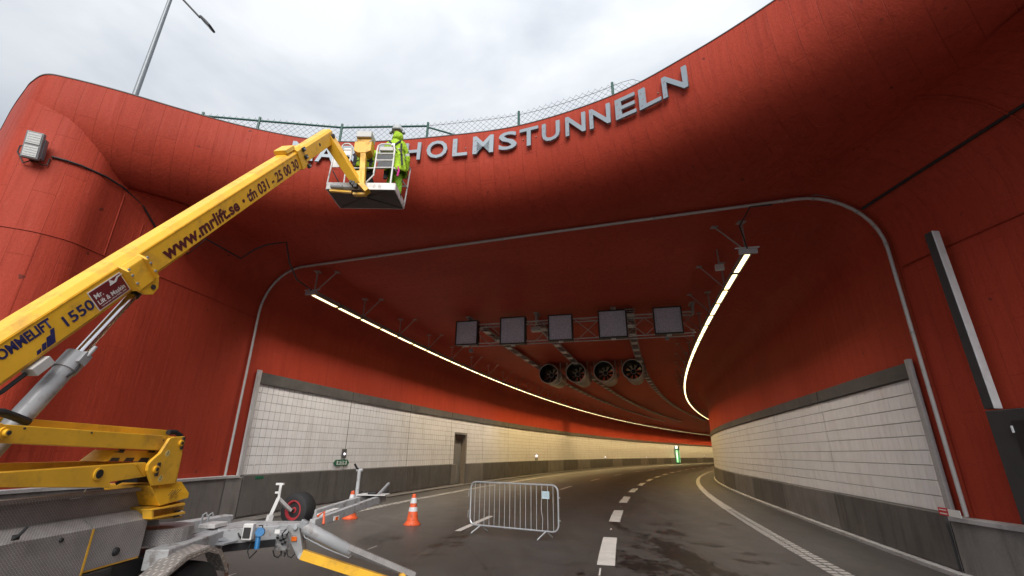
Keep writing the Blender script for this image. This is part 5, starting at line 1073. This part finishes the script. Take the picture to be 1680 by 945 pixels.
# understructure of the turret
m = MB(); m.box(LV((-4.35, 4.6, .72)), .7, 3.2, .2); m.lathe(LV((-4.3, 5.0, .50)), (0, 0, 1), [(0, .42), (.34, .42)], 28); m.build('slew_base', DRK, lift)
m = MB(); m.lathe(onX(262, 872, -4.15), (0, 0, 1), [(-.10, .34), (.06, .34)], 24); m.build('slew_ring_guard', CHK, lift, boxuv=True)
# chassis
A, B, C_ = onZ(258, 902, .92), onZ(385, 859, .94), onZ(493, 858, .93)
m = MB(); m.beam(A + LV((0, 0, -.10)), B + LV((0, 0, -.10)), .24, .20); ch = m.build('chassis_beam', GREY, lift, bevel=.012)
m = MB(); m.prism([B + LV((-.12, -.25, .004)), B + LV((.12, -.6, .004)), C_ + LV((.05, -.05, .0)), C_ + LV((.05, .22, .0)), B + LV((-.05, .3, .0))], LV((0, 0, -.26))); m.build('cross_member', GREY, ch, bevel=.01)
B2 = onZ(352, 846, .95); m = MB(); m.beam(B2 + LV((-.22, -.5, -.12)), B2 + LV((.1, .25, -.10)), .2, .18); m.build('far_beam', GREY, ch, bevel=.01)
m = MB(); q = onZ(350, 861, .98); m.box(q, .22, .30, .05); m.build('pale_box', WHT, ch, bevel=.006)
for x in (333, 343): m = MB(); q = onZ(x, 845, 1.06); m.tube([q + LV((0, 0, -.12)), q, q + LV((.03, .02, .03)), q + LV((.05, .03, -.02))], .012, 6); m.build('cable_hook', GALV, ch)
D1, D2 = onZ(512, 860, .93), onZ(630, 816, 1.08); E1, E2 = onZ(508, 845, .95), onZ(600, 817, 1.08)
m = MB(); m.beam(D1, D2, .09, .125); db = m.build('drawbar', GREY, lift, bevel=.006)
m = MB(); m.beam(E1 + LV((.02, .12, 0)), E2, .09, .125); m.build('far_beam', GREY, db, bevel=.006)
pe = (D2 + E2) / 2; m = MB(); m.box(pe + LV((0, -.12, .07)), .55, .42, .012); m.build('hitch_plate', WHT, db)
q = onZ(547, 848, .98) + LV((.045, 0, 0)); m = MB(); m.box(onX(552, 850, D1.x + (D2.x - D1.x) * .40 + .05), .01, .13, .06, LV((.94, -.3, 0)), LV((.3, .94, 0))); sl_ = m.build('side_lamp', WHT, db); m = MB(); m.box(onX(552.5, 850.5, D1.x + (D2.x - D1.x) * .40 + .056), .01, .06, .045, LV((.94, -.3, 0)), LV((.3, .94, 0))); m.build('amber_reflector', AMB, db)
m = MB(); m.beam(onZ(525, 846, 1.0), onZ(553, 836, 1.02), .10, .05); m.build('bracket', WHT, db); m = MB(); q = onZ(521, 847, 1.06); m.tube([q, q + LV((.05, .1, .05)), q + LV((.1, .0, -.1))], .018, 6); m.build('orange_strap', ORG, db)
m = MB(); p0 = onZ(584.5, 818, 1.08); p1 = onY(590, 771, p0.y); m.tube([p0, p1], .035, 10); m.tube([p1 + LV((-.06, 0, 0)), p1 + LV((.06, 0, 0))], .028, 8); m.build('jockey_post', GREY, db, smooth=True)
m = MB(); m.tube([p1, onY(585.5, 768, p0.y - .02), onY(582, 761, p0.y - .05)], .02, 6); m.build('crank_handle', BLK, db)
m = MB(); q = onZ(612, 812, 1.14); m.box(q, .16, .22, .11); m.build('coupling_box', BLK, db, bevel=.01)
m = MB(); m.tube([onZ(617, 815, 1.12), onY(638, 793, D2.y)], .026, 8); m.build('brake_lever', GALV, db, smooth=True)
m = MB(); m.tube([onZ(628, 812, 1.12), onY(637, 803, D2.y + .05)], .03, 8); m.tube([onZ(592, 812, 1.1), onZ(594, 806, 1.16), onZ(600, 809, 1.14)], .03, 8); m.build('coupling_head', DRK, db, smooth=True)
# transport wheel on its arm
wc = pt(481, 837, 7.45); wa = LV((-.27, -.96, 0)).normalized()
m = MB(); m.lathe(wc - wa * .22, wa, [(-.04, .15), (-.04, .2), (-.02, .245), (.03, .27), (.16, .27), (.215, .245), (.235, .20), (.235, .155), (.20, .15)], 28); wh = m.build('transport_wheel', TYRE, lift, smooth=True)
m = MB(); m.lathe(wc - wa * .04, wa, [(0, .155), (.05, .152), (.052, .13), (.0, .105), (-.01, .05), (.03, .045), (.035, 0)], 24); m.build('rim', RIMR, wh, smooth=True)
m = MB(); a = pt(456, 817, 7.2); e = wc + wa * .06; m.beam(a, e, .055, .05); m.build('wheel_arm', WHT, wh, bevel=.006); m = MB(); m.tube([e - wa * .1, e + wa * .03], .025, 8); m.build('axle', DRK, wh)
m = MB(); m.beam(pt(461, 793, 7.3), pt(457, 818, 7.2), .035, .05); m.beam(pt(457, 817, 7.2), pt(444, 846, 7.1), .045, .05); m.beam(pt(444, 845, 7.1), pt(440, 858, 7.05), .07, .07); m.box(pt(460, 794, 7.3), .12, .05, .03); m.beam(pt(452, 808, 7.25), pt(458, 808, 7.25), .03, .03); m.build('wheel_bracket', WHT, wh)
# road wheel and mudguard
ax_ = LV((.95, -.31, 0)); mg = [onX(x, y, -3.45) for x, y in ((262, 952), (272, 943), (306, 913), (344.6, 897), (364, 904), (371, 925), (374, 938))]; wv = ax_ * -.30
m = MB()
for a, b in zip(mg, mg[1:]): m.hexa([a, b, b + wv, a + wv, a + LV((0, 0, .012)), b + LV((0, 0, .012)), b + wv + LV((0, 0, .012)), a + wv + LV((0, 0, .012))])
fd = m.build('mudguard', CHKB, lift, boxuv=True)
m = MB()
for a, b in zip(mg, mg[1:]):
    c_in = onX(322, 960, -3.45); a2, b2 = a + (c_in - a).normalized() * .05, b + (c_in - b).normalized() * .05; m.hexa([a, b, b2, a2, a + ax_ * .008, b + ax_ * .008, b2 + ax_ * .008, a2 + ax_ * .008])
m.build('mudguard_lip', CHKB, fd, boxuv=True)
wc2 = onX(322, 962, -3.48); wc2 = LV((wc2.x, wc2.y, .40)); m = MB(); m.lathe(wc2 + wv * .85, ax_, [(0, .2), (0, .30), (.03, .34), (.19, .34), (.22, .30), (.22, .2), (.18, .19), (.18, 0)], 30); m.build('road_wheel', TYRE, lift, smooth=True)
m = MB(); a, b = onX(372, 925, -3.46), onX(371, 960, -3.46); m.beam(a, b, .03, .03); m.build('mudguard_stay', simple('rusty_stay', (.14, .07, .045), .8), fd)
# step, jack bracket, sockets and plug on the cross member
m = MB(); a, b = onZ(358, 893, .80), onZ(383, 887, .80); m.beam(a, b, .16, .02); m.beam(onZ(352, 886, .84), onZ(372, 884, .84), .03, .03); m.build('step_bracket', GALV, ch)
m = MB(); m.lathe(onZ(357, 896, .74), (0, 0, 1), [(0, .04), (.05, .05), (.12, .035)], 10); m.build('rusty_fitting', bpy.data.materials['rusty_stay'], ch)
fx = onZ(447, 884, .80); fy = fx.y - .02
m = MB(); a = onY(409, 868, fy - .12); m.box(a + LV((0, 0, -.03)), .135, .09, .20); sk = m.build('socket_box', WHT, ch, bevel=.012); m = MB(); m.box(a + LV((.0, -.048, -.04)), .095, .012, .13); m.build('socket_lid', DRK, ch, bevel=.004)
m = MB(); m.tube([onY(427, 866, fy - .13), onY(424, 880, fy - .16), onY(421, 901, fy - .18)], .032, 10); m.tube([onY(426, 873, fy - .2), onY(428, 873, fy - .1)], .055, 12); m.build('blue_plug', BLUE, ch, smooth=True)
m = MB(); m.tube([onY(425, 862, fy - .12), onY(431, 862, fy - .14), onY(431, 870, fy - .14)], .008, 6); m.tube([onY(412, 890, fy - .12), onY(406, 905, fy - .14), onY(409, 916, fy - .14), onY(421, 904, fy - .17)], .008, 6); m.tube([onY(390, 873, fy - .1), onY(393, 880, fy - .13), onY(397, 884, fy - .1)], .01, 6); m.build('cable', BLK, ch, smooth=True)
m = MB(); m.box(onY(388, 876, fy - .07), .03, .03, .03); m.build('switch', GALV, ch)
m = MB(); m.beam(onZ(363, 899, .72), onZ(450, 890, .72), .10, .09); m.build('cable_duct', BLK, ch)
# outrigger
op = [(471, 860), (490, 859), (497, 909), (492, 917), (487, 914), (478, 894)]; dO = 6.5
m = MB(); m.prism([pt(x, y, dO) for x, y in op], LV((0, .16, 0))); og = m.build('outrigger', GREY, lift, bevel=.008)
for x, y, r in ((485, 865, .035), (493, 912, .042)): m = MB(); m.lathe(pt(x, y, dO - .0), (0.2, -1, 0), [(0, r), (.02, r), (.03, r * .8)], 14); m.build('pivot_pin', GALV, og)
m = MB(); m.box(pt(482.5, 884, dO - .01), .075, .012, .055); m.build('amber_reflector', AMB, og)
m = MB(); m.prism([pt(x, y, dO - .08) for x, y in ((449, 904), (452, 880), (466, 876), (472, 903))], LV((0, .12, 0))); m.build('valve_cabinet', GREY, og, bevel=.006)
m = MB()
for x, y in ((455, 882), (460, 886), (466, 884), (463, 892), (468, 889)): m.tube([pt(x, y, dO - .09), pt(x + 1, y - 3, dO - .16)], .018, 7)
for x, y in ((461, 908), (467, 910), (470, 905)): m.tube([pt(x, y - 4, dO - .08), pt(x + 1, y, dO - .08), pt(x - 1, y + 3, dO - .1)], .014, 6)
m.build('valve', DRK, og)
m = MB(); m.tube([pt(449, 870, dO - .15), pt(462, 862, dO - .15), pt(477, 861, dO - .15), pt(466, 870, dO - .15), pt(449, 870, dO - .15)], .008, 5); m.build('wire_guard', GALV, og)
c0, c1 = pt(503, 866, dO), pt(573, 904, dO + .12); d = (c1 - c0).normalized(); m = MB(); L = (c1 - c0).length; m.lathe(c0 - d * .05, d, [(0, .06), (.04, .085), (L, .085), (L + .02, .072), (L + .07, .06)], 20); oc = m.build('outrigger_cylinder', CYLG, lift, smooth=True)
m = MB(); m.box(c0 + LV((-.03, -.04, .05)), .10, .08, .12, d, LV((0, 1, 0)), d.cross(LV((0, 1, 0)))); m.build('cylinder_valve', GALV, oc, bevel=.008)
m = MB(); m.tube([pt(498, 876, dO - .06), pt(500, 882, dO - .08), pt(535, 900, dO - .05), pt(572, 915, dO + .05), pt(576, 911, dO + .05)], .008, 6); m.build('pipe', GALV, oc, smooth=True)
m = MB(); a, b = pt(572, 897, dO + .1), pt(680, 943, dO + .3); m.beam(a, b, .10, .07); m.build('rod_guard', CHK, oc, boxuv=True)
m = MB(); m.tube([c1, pt(655, 938, dO + .28)], .03, 8); m.build('rod', CHR, oc, smooth=True)
m = MB(); a, b = pt(495, 909, dO + .02), pt(672, 966, dO + .3); m.beam(a, b, .12, .125, LV((0, 0, 1))); ol = m.build('outrigger_leg', YEL, lift, bevel=.006)
m = MB(); q = pt(660, 946, dO + .22); m.lathe(q, (0.2, -1, 0), [(-.1, .055), (.08, .055), (.085, .03)], 14); m.build('leg_pin', YEL2, ol)
fp_ = pt(672, 966, dO + .3); m = MB(); m.lathe(LV((fp_.x, fp_.y, .02)), (0, 0, 1), [(0, .16), (.03, .16), (.06, .05), (max(.08, fp_.z), .04)], 16); m.build('foot_pad', GALV, ol)

# ------------------------------------------------------------------ the two workers in the basket
def skin_body(name, joints, edges, mats, region, parent, root, sub=1):
    names_ = list(joints); me = bpy.data.meshes.new(name); org = ORIGIN[parent.name]
    me.from_pydata([tuple(LV(joints[k][0]) - org) for k in names_], [(names_.index(a), names_.index(b)) for a, b in edges], [])
    o = bpy.data.objects.new(name, me); COL.objects.link(o); md = o.modifiers.new('s', 'SKIN'); me.skin_vertices or None
    for i, k in enumerate(names_):
        r = joints[k][1]; sv = me.skin_vertices[0].data[i]; sv.radius = r if isinstance(r, tuple) else (r, r); sv.use_root = (k == root)
    md.use_smooth_shade = True; sb = o.modifiers.new('u', 'SUBSURF'); sb.levels = sub; sb.render_levels = sub
    bpy.context.view_layer.update(); nm_ = bpy.data.meshes.new_from_object(o.evaluated_get(bpy.context.evaluated_depsgraph_get())); bpy.data.objects.remove(o)
    nm_.name = name; nm_.materials.clear()
    for q in mats: nm_.materials.append(q)
    segs = [(LV(joints[a][0]), LV(joints[b][0]), a, b) for a, b in edges]
    for p in nm_.polygons:
        c = LV(p.center) + org; best = None
        for a, b, ka, kb in segs:
            t = max(0, min(1, (c - a).dot(b - a) / max((b - a).length_squared, 1e-9))); e = (a + (b - a) * t - c).length
            if best is None or e < best[0]: best = (e, ka, kb, t)
        p.material_index = region(best[1], best[2], best[3], c); p.use_smooth = True
    q = bpy.data.objects.new(name, nm_); COL.objects.link(q); q.parent = parent; ORIGIN[q.name] = org; return q
def hand_joints(J, E, w, el, pre, up=LV((0, 0, 1)), reach=.17):
    d = (w - el).normalized(); s = d.cross(up).normalized(); pm = w + d * .06; J[pre + 'palm'] = (pm, (.034, .018)); E.append((pre + 'wrist', pre + 'palm'))
    for k, (o_, L_) in enumerate(((-.03, .075), (-.01, .088), (.012, .082), (.032, .065))):
        a = pm + d * .035 + s * o_; b = a + d * L_ * .55 - up * .008; c = b + d * L_ * .4 - up * .03; J[f'{pre}f{k}a'] = (a, .0095); J[f'{pre}f{k}b'] = (b, .009); J[f'{pre}f{k}c'] = (c, .0075); E += [(pre + 'palm', f'{pre}f{k}a'), (f'{pre}f{k}a', f'{pre}f{k}b'), (f'{pre}f{k}b', f'{pre}f{k}c')]
    a = pm - s * .035 - d * .01; b = a - s * .025 + d * .03 - up * .01; J[pre + 'ta'] = (a, .011); J[pre + 'tb'] = (b, .009); E += [(pre + 'palm', pre + 'ta'), (pre + 'ta', pre + 'tb')]
def worker(label, pel, chest, neck, head, sL, sR, eL, eR, wL, wR, kL, kR, aL, aR, toe, mats, region):
    t = thing('person', label, 'person', (pel[0], pel[1], BZ + .05), None); V = LV; J = {}; E = []
    J['pel'] = (V(pel), (.165, .125)); sp_ = V(pel) * .5 + V(chest) * .5; J['waist'] = (sp_, (.16, .12)); J['chest'] = (V(chest), (.185, .135)); J['neck'] = (V(neck), .065); hm = V(neck) * .35 + V(head) * .65; J['head'] = (V(head), (.088, .10)); J['crown'] = (V(head) + (V(head) - V(neck)).normalized() * .09, (.075, .085))
    E += [('pel', 'waist'), ('waist', 'chest'), ('chest', 'neck'), ('neck', 'head'), ('head', 'crown')]
    for s, sh, el, wr in (('L', sL, eL, wL), ('R', sR, eR, wR)):
        J[s + 'sh'] = (V(sh), .082); J[s + 'el'] = (V(el), .062); J[s + 'wrist'] = (V(wr), .042); E += [('chest', s + 'sh'), (s + 'sh', s + 'el'), (s + 'el', s + 'wrist')]; hand_joints(J, E, V(wr), V(el), s)
    for s, kn_, an in (('L', kL, aL), ('R', kR, aR)):
        hp = V(pel) + (V(kn_) - V(pel)) * .22; J[s + 'hip'] = (hp, .115); J[s + 'kn'] = (V(kn_), .085); J[s + 'an'] = (V(an), .068); J[s + 'toe'] = (V(an) + V(toe) + V((0, 0, -.05)), (.05, .04)); E += [('pel', s + 'hip'), (s + 'hip', s + 'kn'), (s + 'kn', s + 'an'), (s + 'an', s + 'toe')]
    b = skin_body('body', J, E, mats, region, t, 'pel'); return t, J
f0 = BZ + .05
# worker at the right: back to the camera, standing, leaning to the letters
hd1 = onY(652, 216, 8.96); nk1 = onY(650, 228, 8.86); ch1 = onY(648, 244, 8.78); pl1 = onY(649, 273, 8.68)
def reg1(a, b, t, c):
    if a[1:] in ('palm',) or 'f' in b[1:2] or b[1:] in ('palm', 'ta', 'tb'): return 3
    if 'toe' in b: return 4
    if b in ('head', 'crown'): return 2 if (b == 'crown' or t > .8) else 0
    if a in ('Lhip', 'Rhip', 'Lkn', 'Rkn') or b in ('Lhip', 'Rhip'):
        if b[1:] == 'an' and .42 < t < .6: return 5
        return 1
    if a == 'chest' and b == 'waist': return 0
    if (a, b) == ('pel', 'waist') and .55 < t < .85: return 5
    if b[1:] == 'el' and .62 < t < .85: return 5
    return 0
w1, J1_ = worker('person in hi-vis yellow jacket and pale helmet standing at the right of the basket', pl1, ch1, nk1, hd1, ch1 + LV((-.19, 0, .11)), ch1 + LV((.20, -.02, .10)), ch1 + LV((-.31, .20, -.02)), ch1 + LV((.30, .10, -.20)), ch1 + LV((-.24, .46, .14)), ch1 + LV((.27, .20, -.46)), pl1 + LV((-.13, .12, -.38)), pl1 + LV((.10, .06, -.38)), LV((pl1.x - .16, 8.72, f0 + .09)), LV((pl1.x + .10, 8.78, f0 + .09)), LV((0, .16, 0)), [HIV, HIV2, SKIN, BLKC, BLKC, REFL], reg1)
o_ = ORIGIN[w1.name]
# jacket skirt, hood, helmet, harness
def hoop(c, rx, ry, n=20, ph=0): return [c + LV((rx * math.cos(a), ry * math.sin(a), .012 * math.sin(3 * a + ph))) for a in [2 * math.pi * k / n for k in range(n)]]
def garment(name, rings, mt, par, thick=.0):
    m = MB(); rows = [r + [r[0]] for r in rings]; m.grid(rows); o = m.build(name, mt, par, smooth='all'); md = o.modifiers.new('t', 'SOLIDIFY'); md.thickness = .012; return o
garment('jacket_hem', [hoop(ch1 + LV((.0, 0, -.10)), .205, .155), hoop(ch1 * .4 + pl1 * .6, .21, .165, 20, 1), hoop(pl1 + LV((.01, 0, -.10)), .235, .19, 20, 2), hoop(pl1 + LV((.02, 0, -.20)), .25, .205, 20, 2)], HIV, w1)
m = MB(); q = nk1 + LV((.03, -.02, -.06)); m.lathe(q, (.05, .35, 1), [(0, .10), (.04, .125), (.10, .125), (.16, .118), (.20, .105)], 16); m.build('hood', HIV, w1, smooth='all')
m = MB(); hc = hd1 + LV((0, 0, .03)); m.lathe(hc, (0, .12, 1), [(-.05, .128), (-.02, .135), (.03, .132), (.075, .112), (.105, .075), (.12, .03), (.122, 0)], 22); hl = m.build('helmet', HELM, w1, smooth='all')
m = MB()
for k in range(5): a = math.radians(-60 + 30 * k); m.beam(hc + LV((.12 * math.sin(a) * .6, -.06, .085)), hc + LV((.12 * math.sin(a) * .7, .07, .09)), .014, .012)
m.build('helmet_vent', LAMPG, hl)
m = MB(); m.lathe(hc + LV((-.13, 0, -.06)), (-1, 0, 0), [(0, .045), (.05, .04), (.06, 0)], 12); m.lathe(hc + LV((.13, 0, -.06)), (1, 0, 0), [(0, .045), (.05, .04), (.06, 0)], 12); m.build('ear_defender', LAMPG, hl, smooth=True)
m = MB(); m.box(hc + LV((0, -.13, -.045)), .2, .02, .03); m.build('helmet_strap', DRK, hl)
def strap(par, pts, w=.04, mt=BLKC): m = MB(); [m.beam(a, b, w, .014, LV((0, -1, 0))) for a, b in zip(pts, pts[1:])]; return m.build('harness_strap', mt, par)
sb = -.165
strap(w1, [ch1 + LV((-.12, sb + .03, .12)), ch1 + LV((0, sb, -.03)), ch1 + LV((.13, sb, -.22))]); strap(w1, [ch1 + LV((.15, sb + .05, .14)), ch1 + LV((.03, sb, -.02)), ch1 + LV((-.12, sb, -.2))]); strap(w1, [ch1 + LV((.17, sb + .04, .05)), ch1 + LV((.19, sb + .03, -.16)), pl1 + LV((.2, -.2, -.1))])
m = MB(); m.box(ch1 + LV((.01, sb - .012, -.03)), .07, .02, .07); m.build('harness_ring', GALV, w1)
m = MB(); a = pl1 + LV((.10, -.17, -.12)); m.tube([a, a + LV((.04, -.02, -.12)), a + LV((.02, -.02, -.26))], .022, 6); m.build('magenta_strap', MAG, w1, smooth=True)
m = MB(); m.box(pl1 + LV((-.17, -.10, -.30)), .08, .05, .2); m.build('knee_pad', BLKC, w1, bevel=.015)
# second worker, stooping behind the control box
hd2 = onY(597, 236, 8.98); nk2 = onY(599, 245, 8.88); ch2 = onY(601, 254, 8.80); pl2 = onY(598, 279, 8.64)
def reg2(a, b, t, c):
    if b[1:] in ('palm', 'ta', 'tb') or 'f' in b[1:2]: return 2
    if b in ('head', 'crown'): return 2 if b == 'head' and t > .3 else (0 if b == 'head' else 2)
    if 'toe' in b or b[1:] in ('hip', 'kn', 'an'): return 1
    if a == 'pel': return 3 if t > .55 else 0
    if b[1:] == 'el' and .6 < t < .85: return 3
    return 0
w2, J2_ = worker('person in hi-vis jacket and black trousers stooping behind the control box', pl2, ch2, nk2, hd2, ch2 + LV((-.20, 0, .07)), ch2 + LV((.20, .02, .07)), ch2 + LV((-.27, .22, -.12)), ch2 + LV((.36, .12, -.02)), ch2 + LV((-.16, .42, -.02)), ch2 + LV((.34, .40, .08)), pl2 + LV((-.15, .20, -.34)), pl2 + LV((.16, .14, -.34)), LV((pl2.x - .14, 8.66, f0 + .09)), LV((pl2.x + .17, 8.66, f0 + .09)), LV((0, .16, 0)), [HIV, BLKC, SKIN, REFL], reg2)
garment('jacket_hem', [hoop(ch2 + LV((.0, -.02, -.12)), .20, .15), hoop(pl2 + LV((0, 0, .10)), .215, .165, 20, 1), hoop(pl2 + LV((0, 0, -.02)), .23, .18, 20, 2)], HIV, w2)
m = MB(); hc = hd2 + LV((0, .02, .05)); m.lathe(hc, (0, .4, 1), [(-.05, .128), (-.02, .135), (.03, .132), (.075, .112), (.105, .075), (.122, 0)], 20); m.build('helmet', HELM, w2, smooth='all')
strap(w2, [ch2 + LV((-.16, -.14, .08)), ch2 + LV((-.17, -.17, -.12)), pl2 + LV((-.18, -.17, 0))], .07); strap(w2, [ch2 + LV((.16, -.14, .08)), ch2 + LV((.17, -.17, -.12)), pl2 + LV((.18, -.17, 0))], .07); strap(w2, [pl2 + LV((-.22, -.13, .14)), pl2 + LV((.22, -.13, .14))], .05)

# small hardware on the lift: bolts, hoses and cables
for dd_ in (-.145, .115):
    for b in (-.10, .0, .07):
        m = MB(); m.lathe(bpt(tc_ + dd_, BW / 2 + .088, b), NS, [(0, .014), (.012, .014), (.013, 0)], 6); m.build('bolt', GALV, sadd)
m = MB(); m.tube([onX(236, 770, XF - .05), onX(226, 779, XF - .0), onX(206, 786, XF - .0), onX(190, 794, XF - .06)], .016, 6); m.build('hydraulic_hose', BLK, la, smooth=True)
for x, y in ((40, 700), (150, 707), (268, 719)):
    m = MB(); m.lathe(onX(x, y + 3, XF + .001), (1, 0, 0), [(0, .009), (.006, .009)], 8); m.build('rivet', DRK, ua)
for (x0, y0, x1, y1) in ((300, 878, 356, 862), (312, 884, 372, 872), (395, 872, 440, 869)):
    m = MB(); a, b = onZ(x0, y0, .86), onZ(x1, y1, .86); m.tube([a, (a + b) / 2 + LV((0, 0, -.05)), b], .011, 6); m.build('cable', BLK, ch, smooth=True)
for x in (402, 419, 438, 462, 480):
    m = MB(); q = onY(x, 862, fy - .075); m.lathe(q, (0, -1, 0), [(0, .012), (.01, .012)], 6); m.build('bolt', GALV, ch)
m = MB(); m.box(onY(455, 872, fy - .075), .07, .006, .05); m.build('rating_plate', WHT, ch)
for x0, x1 in ((448, 452), (470, 474)):
    m = MB(); m.tube([pt(x0, 903, dO - .07), pt(x0 + 2, 912, dO - .1), pt(x1 + 4, 915, dO - .08), pt(x1 + 10, 908, dO - .06)], .009, 6); m.build('hydraulic_hose', BLK, og, smooth=True)
m = MB(); m.tube([pt(470, 868, dO - .05), pt(463, 876, dO - .1), pt(462, 888, dO - .12)], .009, 6); m.tube([pt(474, 872, dO - .05), pt(469, 880, dO - .1), pt(468, 892, dO - .12)], .009, 6); m.build('hydraulic_hose', BLK, og, smooth=True)
